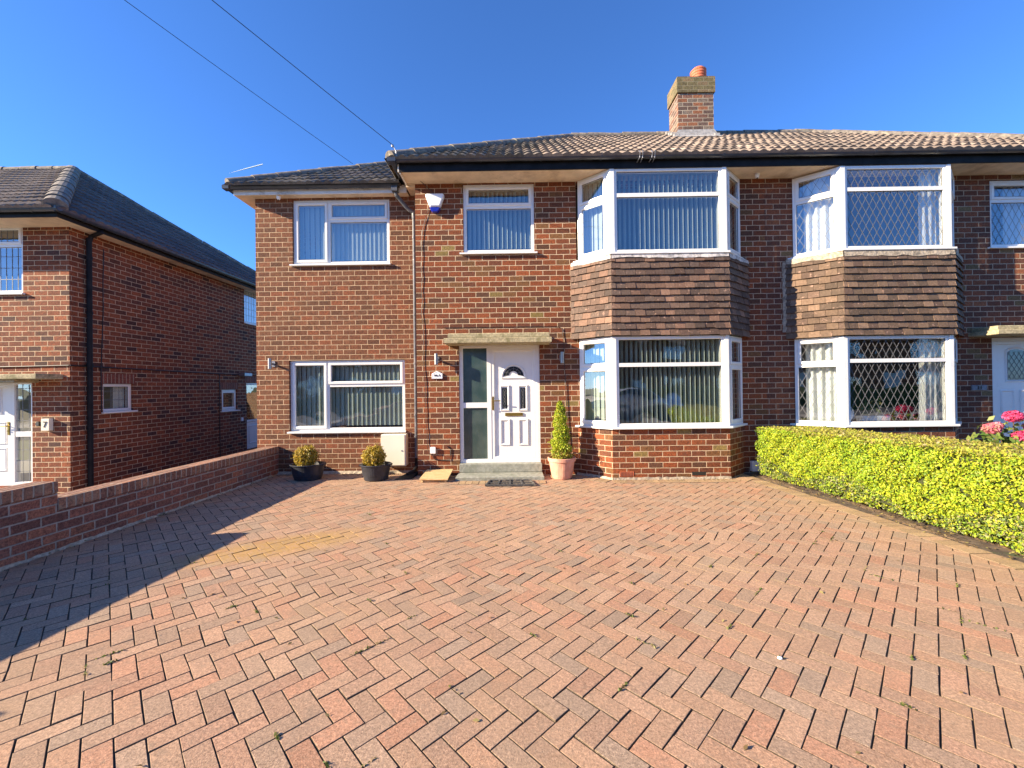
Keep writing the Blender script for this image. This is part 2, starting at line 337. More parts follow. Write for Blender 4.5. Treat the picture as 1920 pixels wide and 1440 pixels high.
# driveway of herringbone blocks, each block modelled
def clip(poly, a, b, c):                # keep a*x+b*y<=c
    out = []
    for i in range(len(poly)):
        p, q = poly[i-1], poly[i]; dp = a*p[0]+b*p[1]-c; dq = a*q[0]+b*q[1]-c
        if dp <= 0 < dq or dq <= 0 < dp:
            k = dp/(dp-dq); out.append((p[0]+(q[0]-p[0])*k, p[1]+(q[1]-p[1])*k))
        if dq <= 0: out.append(q)
    return out
PAV = [(.425,.262,.163),(.435,.262,.163),(.415,.256,.162),(.41,.26,.166),(.44,.256,.155),(.42,.265,.17),(.43,.25,.158),(.405,.25,.16),(.385,.255,.168),(.36,.25,.17),(.45,.24,.145)]
HX0, HY0, HX1, HY1 = 3.80, 6.72, 4.16, 3.44
hdx = (HX1-HX0)/(HY1-HY0)
def hedge_x(y): return HX0+(y-HY0)*hdx
pm = MB(); U_ = .1003
s2 = math.sqrt(.5)
def warp(x, y):                         # blocks that have settled and shifted in a band across the drive
    k = math.exp(-((y-(3.35+.33*(x+.3)))/.42)**2)*max(0, min(1, (x+2.4)/1.2))*max(0, min(1, (3.3-x)/.8))
    return (x+k*.030*math.sin(7*y+3*x)+k*.006*math.sin(15*x-5*y), y+k*.030*math.sin(6*x-4*y)+k*.006*math.sin(11*y+9*x))
def block(mb, poly, col, z=0., gap=.0024, amp=.0012, tilt=.006):
    poly = [p for i, p in enumerate(poly) if (Vector(p)-Vector(poly[i-1])).length > .004]
    if len(poly) < 3: return
    ar = .5*sum(poly[i-1][0]*poly[i][1]-poly[i][0]*poly[i-1][1] for i in range(len(poly)))
    if ar < 0: poly = poly[::-1]; ar = -ar
    if ar < .0012: return
    cx = sum(p[0] for p in poly)/len(poly); cy = sum(p[1] for p in poly)/len(poly)
    ax, ay, dz = random.gauss(0, tilt), random.gauss(0, tilt), z+random.gauss(0, amp)
    n = len(poly); r = []; jt = [(random.gauss(0, .0009), random.gauss(0, .0009)) for _ in poly]
    for ins, h in ((gap, -.05), (gap, -.0035), (gap+.0008, -.0011), (gap+.0022, 0)):
        pp = inset(poly, ins); r.append([(x+jx, y+jy, h+dz+ax*(x-cx)+ay*(y-cy)) for (x, y), (jx, jy) in zip(pp, jt)])
    vs = [p for q in r for p in q]; fs = [tuple(3*n+i for i in range(n))]
    mb.add(vs, fs, col); base = len(mb.v)-len(vs)
    for k in range(3):                  # soil-stained sides and darker top arris, shade painted into sunlit joints
        cc = (.10, .075, .05) if k < 2 else tuple(c_*.8 for c_ in col)
        for i in range(n): j = (i+1) % n; mb.f.append((base+k*n+i, base+k*n+j, base+(k+1)*n+j, base+(k+1)*n+i)); mb.c.append(cc)
wall_n = lambda y: -4.20+(y-7.1)*(.15/3.64)
for a in range(-90, 130):
    for b in range(-90, 130):
        s = (a-b) % 4
        if s == 0: cell = [(a, b), (a+2, b), (a+2, b+1), (a, b+1)]
        elif s == 3: cell = [(a, b), (a+1, b), (a+1, b+2), (a, b+2)]
        else: continue
        poly = [((x*s2+y*s2)*U_+.02, (-x*s2+y*s2)*U_+1.43) for x, y in cell]
        cx = sum(p[0] for p in poly)/4; cy = sum(p[1] for p in poly)/4
        if not (-.2 < cy < 7.35 and -4.8 < cx < hedge_x(cy)+.1): continue
        poly = clip(poly, 0, 1, 7.29)
        if poly: poly = clip(poly, -1, .0412, 4.20+.0412*7.1)           # boundary wall
        if poly: poly = clip(poly, 1, -hdx, HX0-hdx*HY0-.225)           # border along the hedge
        if cx > -1.66 and poly: poly = clip(poly, 0, 1, 6.98)
        if len(poly) < 3: continue
        poly = [warp(*p) for p in poly]
        block(pm, poly, rc(PAV, .06))
BUFF = [(.41,.28,.15),(.39,.26,.14),(.43,.275,.15),(.37,.25,.14),(.40,.25,.15)]
y = 7.0
while y > -.3:                          # buff soldier course along the hedge bed
    xr = hedge_x(y)-.008; y2 = y-.102
    block(pm, [(hedge_x(y2)-.215, y2), (hedge_x(y2)-.008, y2), (xr, y), (hedge_x(y)-.215, y)], rc(BUFF), 0); y = y2
def course(px, py, qx, qy, w=.2):
    Mx = frame(px, py, qx, qy); L = math.hypot(qx-px, qy-py); n = max(1, round(L/.101))
    for i in range(n):
        pts = [(i*L/n, -w), ((i+1)*L/n, -w), ((i+1)*L/n, 0), (i*L/n, 0)]
        block(pm, [tuple((Mx @ Vector((x, yy, 0)))[:2]) for x, yy in pts], rc(BUFF), .006)
course(.46, 6.93, 1.04, 6.93); course(1.04, 6.93, 1.5, 6.53); course(1.5, 6.53, 3.42, 6.53); course(3.42, 6.53, 3.62, 6.7)
course(-1.0, 6.56, .46, 6.56); course(-1.64, 6.96, -1.0, 6.96, .12)
drv = pm.build('driveway', M['paver']); drv['kind'] = 'structure'
o = MB().add([(-4.3,-3,-.012),(4.6,-3,-.012),(4.5,-.25,-.012),(-4.4,-.25,-.012)], [(0,1,2,3)], (.40,.22,.14)).build('driveway_entrance', M['paver']); o['kind'] = 'structure'
def soil_bed():
    mb = MB(); nx, ny = 26, 60; vs = []; fs = []
    for j in range(ny+1):
        y = -2.9+9.85*j/ny
        for i in range(nx+1):
            x = hedge_x(y)+.0+i*.055; z = -.02+.03*math.sin(i*1.9+j*.7)*math.sin(j*1.3+i)+.02*random.random() if 0 < i < nx else -.05
            vs.append((x, y, z))
    for j in range(ny):
        for i in range(nx): k = j*(nx+1)+i; fs.append((k, k+1, k+nx+2, k+nx+1))
    mb.add(vs, fs); return mb.build('soil_bed', M['soil'], smooth=True)
soil_bed()['kind'] = 'structure'
o = MB().box(5.3, 14, -2.99, 6.95, -.04, -.01).build('neighbour_drive', M['path']); o['kind'] = 'structure'
# weeds
P = []; cols = []
for k in range(430):
    a, b = random.randint(-40, 60), random.randint(-30, 50)
    x, yy = (a*s2+b*s2)*U_+.02, (-a*s2+b*s2)*U_+1.43
    if not (-3.9 < x < 3.3 and 1.2 < yy < 5) or random.random() < yy/7: continue
    q = random.choice((-1, 1)); Ls = random.uniform(.01, .09); m_ = random.randint(3, 20)
    for i in range(m_):
        e = random.uniform(-1, 1)*Ls
        P.append((x+e*s2+random.gauss(0, .003), yy+q*e*s2+random.gauss(0, .003), .001+random.random()*.008)); cols.append(random.choice([(.10,.16,.03),(.14,.17,.04),(.28,.24,.10)]))
wd = leaves_obj('weeds', M['leaf'], None, np.array(P), .0085, cols); wd['kind'] = 'stuff'
P = []; cols = []
for k in range(900):
    y = random.uniform(1, 6.8); P.append((hedge_x(y)+random.uniform(-.06, .35), y, .0+random.random()*.02)); cols.append(random.choice([(.25,.16,.07),(.34,.26,.08),(.15,.10,.05),(.40,.34,.12)]))
for k in range(420):
    q = rng.random()
    if q < .45: x_, y_ = wall_n(4)+.02+abs(rng.normal())*.06, random.uniform(1.5, 7.1); x_ = wall_n(y_)+.02+abs(rng.normal())*.05
    elif q < .8: x_, y_ = random.uniform(-4.1, -1.8), 7.2-abs(rng.normal())*.08
    else: x_, y_ = random.uniform(1.5, 3.5), 6.5-abs(rng.normal())*.05
    P.append((x_, y_, .008+random.random()*.006)); cols.append(random.choice([(.25,.16,.07),(.20,.15,.07),(.10,.12,.04),(.34,.28,.14)]))
for k in range(90): P.append((random.uniform(-3.5, 3.3), random.uniform(1.6, 6.4), .006)); cols.append(random.choice([(.30,.20,.08),(.16,.11,.05),(.36,.30,.12)]))
lt_ = leaves_obj('leaf_litter', M['leaf'], None, np.array(P), .014, cols, np.array([0, 0, 2.])); lt_['kind'] = 'stuff'

# ------------------------------------------------------------ building kit
def wall_panel(mb, x0, x1, z0, z1, holes, th=.25):
    xs = sorted({x0, x1, *[h[0] for h in holes], *[h[1] for h in holes]}); zs = sorted({z0, z1, *[h[2] for h in holes], *[h[3] for h in holes]})
    inh = lambda x, z: any(h[0] < x < h[1] and h[2] < z < h[3] for h in holes)
    for i in range(len(xs)-1):
        for j in range(len(zs)-1):
            if inh((xs[i]+xs[i+1])/2, (zs[j]+zs[j+1])/2): continue
            a, b, c, d = xs[i], xs[i+1], zs[j], zs[j+1]
            mb.add([(a,0,c),(b,0,c),(b,0,d),(a,0,d)], [(0,1,2,3)]); mb.add([(a,th,c),(b,th,c),(b,th,d),(a,th,d)], [(3,2,1,0)])
    for a, b, c, d in holes:
        mb.add([(a,0,c),(b,0,c),(b,th,c),(a,th,c)], [(0,1,2,3)]); mb.add([(a,0,d),(b,0,d),(b,th,d),(a,th,d)], [(3,2,1,0)])
        mb.add([(a,0,c),(a,th,c),(a,th,d),(a,0,d)], [(0,1,2,3)]); mb.add([(b,0,c),(b,th,c),(b,th,d),(b,0,d)], [(3,2,1,0)])
    mb.add([(x0,0,z1),(x1,0,z1),(x1,th,z1),(x0,th,z1)], [(0,1,2,3)]); mb.add([(x0,0,z0),(x1,0,z0),(x1,th,z0),(x0,th,z0)], [(3,2,1,0)])
    mb.add([(x0,0,z0),(x0,th,z0),(x0,th,z1),(x0,0,z1)], [(3,2,1,0)]); mb.add([(x1,0,z0),(x1,th,z0),(x1,th,z1),(x1,0,z1)], [(0,1,2,3)])
FR = [(0,.075),(0,0),(.044,0),(.052,.010),(.052,.075)]
SASH = [(0,.03),(0,-.010),(.006,-.016),(.040,-.016),(.052,.004),(.052,.035)]
class Win:
    def __init__(s): s.fr = MB(); s.panes = []; s.sashes = []; s.bl = None; s.lead = None; s.cur = None
    def unit(s, Mx, x0, x1, z0, z1, spec, lattice=None):
        s.fr.M = Mx; s.fr.ringprof(rect(x0, x1, z0, z1), FR); s.lay(Mx, x0+.052, x1-.052, z0+.052, z1-.052, spec, lattice)
    def lay(s, Mx, a, b, c, d, spec, lat):
        if isinstance(spec, tuple):
            ax, k, p, q = spec; w_ = .030
            if ax == 'v':
                m = a+(b-a)*k; s.fr.vprism(rect(m-w_, m+w_, c-.004, d+.004), .001, .074); s.lay(Mx, a, m-w_, c, d, p, lat); s.lay(Mx, m+w_, b, c, d, q, lat)
            else:
                m = c+(d-c)*k; s.fr.vprism(rect(a-.004, b+.004, m-w_, m+w_), .001, .074); s.lay(Mx, a, b, c, m-w_, p, lat); s.lay(Mx, a, b, m+w_, d, q, lat)
            return
        y = .024
        if spec == 'S':
            o = 0.012; m = MB(Mx); m.ringprof(rect(a-o, b+o, c-o, d+o), SASH); s.sashes.append(m); a += .038; b -= .038; c += .038; d -= .038; y = .008
        s.fr.M = Mx; s.fr.ringprof(rect(a-.003, b+.003, c-.003, d+.003), [(0,y-.0005),(.001,y-.006),(.008,y-.006),(.009,y-.0005)], (.03,.03,.03)); p = MB(Mx); p.box(a, b, y, y+.006, c, d); s.panes.append((p, Mx, a, b, c, d, y, lat))
        if lat:
            if s.lead is None: s.lead = []
            l = MB(Mx); lattice_lines(l, a, b, c, d, y-.002, lat); s.lead.append(l)
    def blinds(s, Mx, x0, x1, z0, z1, pitch=.078, ang=60, y=.13, wd=.089, jit=2):
        if s.bl is None: s.bl = MB()
        m = s.bl; m.M = Mx; m.box(x0, x1, y-.02, y+.02, z1-.03, z1)
        n = max(1, int((x1-x0)/pitch))
        for i in range(n):
            cx = x0+(i+.5)*(x1-x0)/n; al = math.radians(ang+random.gauss(0, jit)); dx, dy = math.cos(al)*wd/2, math.sin(al)*wd/2; px, py = -math.sin(al)*.004, math.cos(al)*.004
            zb = z0+.03
            m.add([(cx-dx, y-dy, zb), (cx+px, y+py, zb), (cx+dx, y+dy, zb), (cx-dx, y-dy, z1-.03), (cx+px, y+py, z1-.03), (cx+dx, y+dy, z1-.03)], [(0,1,4,3),(1,2,5,4)])
    def curtain(s, Mx, x0, x1, z0, z1, y=.16, waves=5, amp=.03):
        if s.cur is None: s.cur = []
        m = MB(Mx); s.cur.append(m); n = waves*8; ph = random.random()*6
        rs = [[(x0+(x1-x0)*i/n, y+amp*math.sin(i/8*2*math.pi+ph)+amp*.4*math.sin(i*.5+z*2), z) for i in range(n+1)] for z in (z0, (z0+z1)/2, z1)]
        m.rings(rs, closed=False, cap=False)
    def build(s, name, root, mat='upvc', sill=None, label=None, glass='glass', extra=None):
        w_ = s.fr.build(name, M[mat], root)
        if label: w_['label'] = label
        for m in s.sashes: m.build('sash', M[mat], w_)
        for p in s.panes: p[0].build('pane', M[glass], w_)
        if s.bl: s.bl.build('vertical_blind', M['blind'], w_)
        for l in s.lead or []: l.build('leading', M['leading'], w_)
        for m in s.cur or []: m.build('curtain', M['curtain'], w_, smooth=True)
        if sill: sill.build('sill', M[mat], w_)
        return w_
def lattice_lines(mb, a, b, c, d, y, lat):
    kind, dx, dz = lat; t = .0042 if lat[0] == 'sq' else .0021
    segs = []
    if kind == 'sq':
        x = a+dx
        while x < b-.02: segs.append((x, c, x, d)); x += dx
        z = c+dz
        while z < d-.02: segs.append((a, z, b, z)); z += dz
    else:
        sl_ = dz/dx
        for sg in (1, -1):
            k0 = (c-sg*sl_*b if sg > 0 else c+sl_*a); k1 = (d-sg*sl_*a if sg > 0 else d+sl_*b); k = math.floor(k0/dz)*dz
            while k < k1:                  # line z = sg*sl*x + k
                pts = []
                for x in (a, b):
                    z = sg*sl_*x+k
                    if c <= z <= d: pts.append((x, z))
                for z in (c, d):
                    x = (z-k)/(sg*sl_)
                    if a < x < b: pts.append((x, z))
                if len(pts) >= 2: segs.append((*pts[0], *pts[1]))
                k += dz
    for x0, z0, x1, z1 in segs:
        L = math.hypot(x1-x0, z1-z0)
        if L < .012: continue
        nx, nz = -(z1-z0)/L*t, (x1-x0)/L*t
        mb.vprism([(x0-nx, z0-nz), (x1-nx, z1-nz), (x1+nx, z1+nz), (x0+nx, z0+nz)], y-.002, y)
def sill_box(Mx, x0, x1, z, d=.05, h=.032):
    m = MB(Mx); m.add([(x0,-d,z-h),(x1,-d,z-h),(x1,.03,z-h),(x0,.03,z-h),(x0,-d,z-.008),(x1,-d,z-.008),(x1,.03,z),(x0,.03,z)],
        [(3,2,1,0),(4,5,6,7),(0,1,5,4),(1,2,6,5),(2,3,7,6),(3,0,4,7)]); return m
def roof_slope(mb, O, S, N, tan, T, L, R, cols, roll=.152, g=.285, mossy=None):
    O, S, N = Vector(O), Vector(S), Vector(N); up = Vector((0, 0, 1)); nrm = (up-N*tan).normalized()
    k = 0; r0 = 0
    while r0 < T-.02:
        r1 = min(r0+g, T); sA0, sA1, sB0, sB1 = L(r0), R(r0), L(r1), R(r1)
        smin, smax = min(sA0, sB0), max(sA1, sB1); n = int(math.ceil((smax-smin)/(roll/6))); i0 = math.floor(smin/(roll/6))
        ss = [(i0+i)*roll/6 for i in range(n+2)]
        rowA, rowB, rowC = [], [], []
        dl = random.gauss(0, .002)
        for s in ss:
            ph = (s/roll) % 1; h = .028*(math.sin(math.pi*ph)**1.3)-.003
            a = min(max(s, sA0), sA1); b = min(max(s, sB0), sB1)
            if a <= sA0 or a >= sA1: pass
            jit = .004*math.sin(s*37+k*5.1)
            ra = r0-.03 if k else r0-.045
            rowA.append(tuple(O+S*a+N*ra+up*(ra*tan)+nrm*(.040+h+jit+dl))); rowB.append(tuple(O+S*b+N*(r1)+up*(r1*tan)+nrm*(.014+h)))
            rowC.append(tuple(O+S*a+N*ra+up*(ra*tan)+nrm*(.008)))
        nn = len(ss); fs = []; cl = []
        tc = {}
        vs_ = rowC+rowA+rowB
        base = len(mb.v); mb.v += vs_
        for i in range(nn-1):
            ti = math.floor((ss[i]+1e-6)/(roll*2)); 
            if ti not in tc: tc[ti] = rc(mossy if (mossy and ss[i] < 1.6+random.random()*1.6) else cols, .13)
            for q in ((i, i+1, nn+i+1, nn+i), (nn+i, nn+i+1, 2*nn+i+1, 2*nn+i)):
                mb.f.append(tuple(base+j for j in q)); mb.c.append(tc[ti])
        r0 = r1; k += 1
def ridge_tiles(mb, p, q, r=.12, seg=.42):
    p, q = Vector(p), Vector(q); d = q-p; L = d.length; d.normalize(); n = max(1, round(L/seg)); side = d.cross(Vector((0, 0, 1))).normalized(); up = side.cross(d)
    for i in range(n):
        a = p+d*(L*i/n); b = p+d*(L*(i+1)/n-.006); rr = r*random.uniform(.97, 1.04); dz = random.gauss(0, .004)
        rings = []
        for c_, rad in ((a, rr*1.05), (b, rr*.97)):
            rings.append([tuple(c_+side*rad*math.cos(t)+up*(rad*.8*math.sin(t)-.03+dz)) for t in np.linspace(-.25, math.pi+.25, 11)])
        mb.rings(rings, closed=True, cap=True)
def gutter(mb, x0, x1, y, z, brackets=.95, r=.056):     # along x at local y (front of fascia is +y side)
    prof = [(math.cos(a)*r, math.sin(a)*r) for a in np.linspace(math.pi, 2*math.pi, 10)]
    outer = [(y-r+py, z+pz) for py, pz in prof]; inner = [(y-r+py*.92, z+.001+pz*.92) for py, pz in prof][::-1]
    loop = [(outer[0][0]-.004, z+.012)]+[(outer[0][0]-.004, z)]+outer+[(outer[-1][0], z+.012)]+inner
    mb.rings([[(x0, py, pz) for py, pz in loop], [(x1, py, pz) for py, pz in loop]])
    for xx in (x0, x1-.004): mb.rings([[(xx, py, pz) for py, pz in outer], [(xx+.004, py, pz) for py, pz in outer]])
    x = x0+.45
    while x < x1-.1:
        o2 = [(y-r+py*1.09, z+pz*1.09) for py, pz in prof]
        mb.rings([[(x, py, pz) for py, pz in [(o2[0][0]-.004, z+.018)]+o2+[(o2[-1][0], z+.018)]], [(x+.03, py, pz) for py, pz in [(o2[0][0]-.004, z+.018)]+o2+[(o2[-1][0], z+.018)]]]); x += brackets
def tile_hang(mb, px, py, qx, qy, z0, z1, cols, ext=.012):
    Mx = frame(px, py, qx, qy); mb.M = Mx; L = math.hypot(qx-px, qy-py); g = .109; n = int(round((z1-z0)/g)); g = (z1-z0)/n
    for r in range(n):
        zb = z0+r*g; x = -ext-(.0775 if r % 2 else 0)-random.random()*.015
        while x < L+ext:
            a, b = max(x, -ext), min(x+.153, L+ext); x += .155
            if b-a < .02: continue
            j = random.gauss(0, .0022); k = random.gauss(0, .0015); c = rc(cols, .16)
            yo, yt = -.034+j*1.2, -.006+j*.5; zz = zb+random.gauss(0, .003); t = .014
            mb.add([(a+.001,yo,zz),(b-.001,yo+k,zz),(b-.001,yo+t,zz),(a+.001,yo+t,zz),(a+.001,yt,zb+g*1.12),(b-.001,yt,zb+g*1.12),(b-.001,yt+t,zb+g*1.12),(a+.001,yt+t,zb+g*1.12)],
                [(3,2,1,0),(4,5,6,7),(0,1,5,4),(1,2,6,5),(2,3,7,6),(3,0,4,7)], c)
def text_mesh(body, size, Mx, depth=.004):
    cu = bpy.data.curves.new('lettering', 'FONT'); cu.body = body; cu.size = size; cu.extrude = depth; cu.align_x = 'CENTER'; cu.align_y = 'CENTER'
    ob = bpy.data.objects.new('lettering', cu); C.objects.link(ob); dg = bpy.context.evaluated_depsgraph_get()
    me = bpy.data.meshes.new_from_object(ob.evaluated_get(dg)); vs = [Vector((v.co.x, -v.co.z, v.co.y)) for v in me.vertices]; fs = [tuple(p.vertices) for p in me.polygons]
    C.objects.unlink(ob); bpy.data.objects.remove(ob); mb = MB(Mx); mb.add([tuple(v) for v in vs], fs); return mb
T3 = Matrix.Translation
TILE = [(.285,.215,.158),(.25,.19,.14),(.32,.245,.18),(.205,.162,.125),(.27,.205,.15)]
TILE_D = [(.13,.11,.085),(.10,.088,.072),(.16,.135,.10),(.12,.10,.085)]
VT = [(.10,.06,.042),(.115,.072,.05),(.10,.062,.045),(.135,.08,.054),(.17,.095,.062),(.12,.078,.056),(.20,.115,.075),(.105,.07,.052)]
VT2 = [(.125,.08,.05),(.105,.07,.045),(.15,.095,.058),(.12,.078,.052),(.19,.12,.075),(.11,.068,.046)]
TAN = .684
def bay(root, wx0, fx0, fx1, wx1, zs, spec_side, spec_front, cols, low=(True, 'brick'), lat=None, blinds=True, mat='upvc', yf=6.585, labels=None, visible_right=True):
    # zs: sill bottom, frame bottom, frame top, tile bottom, tile top, upper frame bottom, upper frame top
    z_s, z_f, z_t, t0, t1, u0, u1 = zs; wy = 7.0
    m = MB(); m.prism([(fx0-.02, yf), (fx1+.02, yf), (wx1+.02, wy), (wx0-.02, wy)], -.05, z_s-.012); m.build('bay_base', M[low[1]], root)
    core = MB(); core.prism([(fx0, yf+.0), (fx1, yf+.0), (wx1, wy-.001), (wx0, wy-.001)], t0+.01, t1+.02); core.build('bay_core', M['interior'], root)
    tl = MB(); e = .028
    tile_hang(tl, wx0-.10, wy-.0, fx0-.012, yf-e, t0, t1, cols); tile_hang(tl, fx0-.012, yf-e, fx1+.012, yf-e, t0, t1, cols); tile_hang(tl, fx1+.012, yf-e, wx1+.10, wy-.0, t0, t1, cols)
    hung = tl.build('hanging_tiles', M['vtile'], root)
    for zi, (a, b) in enumerate(((z_f, z_t), (u0, u1))):
        W = Win(); post = .075
        facets = [(wx0, wy, fx0, yf, spec_side), (fx0, yf, fx1, yf, spec_front), (fx1, yf, wx1, wy, spec_side)]
        for i, (px, py, qx, qy, sp) in enumerate(facets):
            L = math.hypot(qx-px, qy-py); Mx = frame(px, py, qx, qy)
            W.unit(Mx, .02 if i == 0 else .045, L-.045 if i < 2 else L-.02, a, b, sp, lat)
            if blinds: W.blinds(Mx, .06, L-.06, a+.02, b-.02, pitch=.0755 if i == 1 else .08, ang=(-80 if zi else -78) if i == 1 else (-14 if i == 0 else -70), y=.14)
        W.fr.M = Matrix()
        for cx in (fx0, fx1):
            sg = 1 if cx == fx1 else -1
            W.fr.prism([(cx-sg*.05, yf-.012), (cx+sg*.012, yf-.012), (cx+sg*.05, yf+.030), (cx+sg*.02, yf+.09), (cx-sg*.05, yf+.08)][::sg], a+.001, b-.001)
        if lat:
            Mf = frame(wx0, wy, fx0, yf); L = math.hypot(fx0-wx0, yf-wy); W.curtain(Mf, .16, L-.05, a+.03, b-.03, waves=4)
            Mf = frame(fx0, yf, fx1, yf); Lf = fx1-fx0; W.curtain(Mf, Lf*.79, Lf*.95, a+.03, b-.03, waves=3)
            Mf = frame(fx1, yf, wx1, wy); W.curtain(Mf, .05, L-.1, a+.03, b-.03, waves=4)
        s_ = MB(); k = .065; s_.prism([(wx0-.07, wy-.001), (fx0-.035, yf-k), (fx1+.035, yf-k), (wx1+.07, wy-.001), (fx1+.0, wy-.001), (fx1-.1, yf+.08), (fx0+.1, yf+.08), (fx0, wy-.001)], a-.034, a-.002, bev=.004)
        W.build('bay_window', root, mat, s_, labels[zi] if labels else None)
    fl = MB()
    for px, py, qx, qy in ((wx0-.10, wy, fx0-.014, yf-.03), (fx0-.014, yf-.03, fx1+.014, yf-.03), (fx1+.014, yf-.03, wx1+.10, wy)):
        fl.M = frame(px, py, qx, qy); L = math.hypot(qx-px, qy-py); n = max(2, int(L/.11))
        top = []; 
        for i in range(n+1):
            x = L*i/n; top.append((x, -.030+random.gauss(0, .0016), t1-.055+random.gauss(0, .007), -.006+random.gauss(0, .001)))
        fl.rings([[(x, y, z) for x, y, z, y2 in top], [(x, y2-.012, u0-.034) for x, y, z, y2 in top]], closed=False, cap=False)
        fl.rings([[(x, y+.012, z) for x, y, z, y2 in top], [(x, y2, u0-.034) for x, y, z, y2 in top]], closed=False, cap=False)
    fl.build('flashing', M['lead' if blinds else 'lime'], root)
    return hung

# ------------------------------------------------------------ the house in the middle
EZ = 5.10; YE = 6.52
H1 = thing('semi_detached_house', (-1.66, 7, 0), 'red brick semi-detached house with tile-hung bay and white front door, in the middle', 'house')
FM = T3((0, 7.0, 0)); FE = T3((0, 7.3, 0))
mb = MB(FM); wall_panel(mb, -1.66, 4.23, -.05, 4.985, [(-.85,.355,3.765,4.93), (-.95,.42,.2,2.215), (1.12,3.79,.84,2.27), (1.06,3.81,3.6,4.93)]); mb.build('wall', M['brick'], H1)
mb = MB(Matrix(((0,1,0,-1.66),(1,0,0,0),(0,0,1,0),(0,0,0,1)))); mb.M = Matrix()
mb.box(-1.659, -1.42, 7.25, 13.0, -.05, 4.985); mb.box(-1.659, 4.229, 12.76, 13.0, -.05, 4.985); mb.build('wall', M['brick'], H1)
mb = MB(FE); wall_panel(mb, -4.575, -1.661, -.05, 4.90, [(-3.915,-2.19,3.695,4.85), (-4.0,-1.945,.74,2.0)]); mb.M = Matrix(); mb.box(-4.574, -4.33, 7.55, 12.3, -.05, 4.90); mb.box(-4.574, -1.66, 12.3, 12.5, -.05, 4.9)
mb.build('extension_wall', M['brick_ext'], H1)
mb = MB(); mb.box(-4.32, 4.2, 7.56, 12.29, -.04, .15); mb.box(-1.41, 4.2, 7.26, 12.7, 2.38, 2.6); mb.box(-4.3, -1.67, 7.56, 12.2, 2.38, 2.6); mb.box(-4.3, 4.2, 10.5, 10.6, .15, 4.9); mb.box(4.10, 4.19, 7.26, 10.5, .15, 4.9); mb.box(-1.41, 4.1, 7.26, 12.7, 4.93, 4.98); mb.box(-4.3,-1.67,7.56,12.2,4.8,4.88)
mb.build('interior_walls', M['interior'], H1)
# roof
mb = MB(); YR = 9.85; d_ = YR-6.5
roof_slope(mb, (-1.95, 6.5, EZ), (1,0,0), (0,1,0), TAN, d_, lambda r: r, lambda r: 6.18, TILE, mossy=[(.17,.14,.11),(.21,.17,.13),(.14,.12,.09)])
roof_slope(mb, (-1.95, 13.2, EZ), (0,-1,0), (1,0,0), TAN, d_, lambda r: r, lambda r: 6.7-r, TILE_D)
mb.M = Matrix(); zr = EZ+d_*TAN
mb.add([(-1.95,6.5,EZ),(4.23,6.5,EZ),(4.23,YR,zr),(-1.95+d_,YR,zr),(-1.95,13.2,EZ),(4.23,13.2,EZ)], [(0,1,2,3),(0,3,4),(3,2,5,4),(0,4,5,1)], (.12,.1,.08))
rf = mb.build('roof', M['tile'], H1)
mb = MB(); ridge_tiles(mb, (-1.95, 6.5, EZ+.06), (-1.95+d_, YR, zr+.03)); ridge_tiles(mb, (-1.95+d_, YR, zr+.03), (4.22, YR, zr+.03)); mb.build('ridge_tiles', M['ridge'], rf)
# chimney
mb = MB(); mb.box(3.71, 4.50, 9.25, 9.78, 6.6, 7.995); ch = mb.build('chimney', M['chimney'], H1)
mb = MB(); mb.box(3.68, 4.53, 9.22, 9.81, 7.996, 8.34); mb.box(3.695, 4.515, 9.235, 9.795, 8.341, 8.36); mb.build('chimney_cap', M['chimney_top'], ch)
mb = MB()
pr = [(.17,8.36)]; z = 8.36
for k in range(5): pr += [(.165,z+.01),(.175,z+.02),(.175,z+.045),(.165,z+.055)]; z += .062
pr += [(.14,z+.01),(.13,z+.03),(.13,8.5),(.13,8.4)]
mb.lathe(pr, 4.28, 9.5, 24); mb.build('chimney_pot', M['pot_clay'], ch, smooth=False)
mb = MB(); mb.M = Matrix(); zf = EZ+(9.24-6.5)*TAN
mb.add([(3.62,9.00,zf-.10),(4.60,9.00,zf-.10),(4.60,9.235,zf+.07),(3.62,9.235,zf+.07),(3.70,9.24,zf+.20),(4.51,9.24,zf+.20)], [(0,1,2,3),(3,2,5,4)])
for x0, x1 in ((3.60,3.705),(4.505,4.61)):
    for k in range(4):
        yy = 9.2+k*.16; zz = EZ+(yy-6.5)*TAN; mb.box(x0, x1, yy, yy+.165, zz-.05, zz+.12+.02*(k % 2))
mb.build('flashing', M['white_lead'], ch)
# soffit, fascia, gutter
SZ = 4.945
def eaves(root, x0, x1, left=True):
    mb = MB(); mb.box(x0, x1, YE+.07, 7.02, SZ, SZ+.012)
    if left: mb.box(x0, -1.66, 7.0, 9.0, SZ+.001, SZ+.013); mb.box(x0+.001, -1.661, 6.98, 7.299, 4.89, SZ)
    mb.build('soffit', M['cream'], root)
    mb = MB(); mb.box(x0-.0, x1, YE+.045, YE+.069, SZ-.012, SZ+.15)
    if left: mb.box(x0-.025, x0-.001, YE+.09, 9.2, SZ-.006, SZ+.15)
    mb.build('fascia', M['fascia'], root)
    mb = MB(); gutter(mb, x0-.11 if left else x0, x1, YE+.04, SZ+.155)
    if left:
        mb.M = Matrix(((0,1,0,0),(-1,0,0,0),(0,0,1,0),(0,0,0,1))); gutter(mb, -8.2, -(YE-.06), x0-.03, SZ+.155)
        mb.M = Matrix(); mb.box(x0-.155, x0-.02, YE-.085, YE+.04, SZ+.085, SZ+.17, bev=.012)
    mb.build('gutter', M['black'], root)
eaves(H1, -1.81, 4.228)
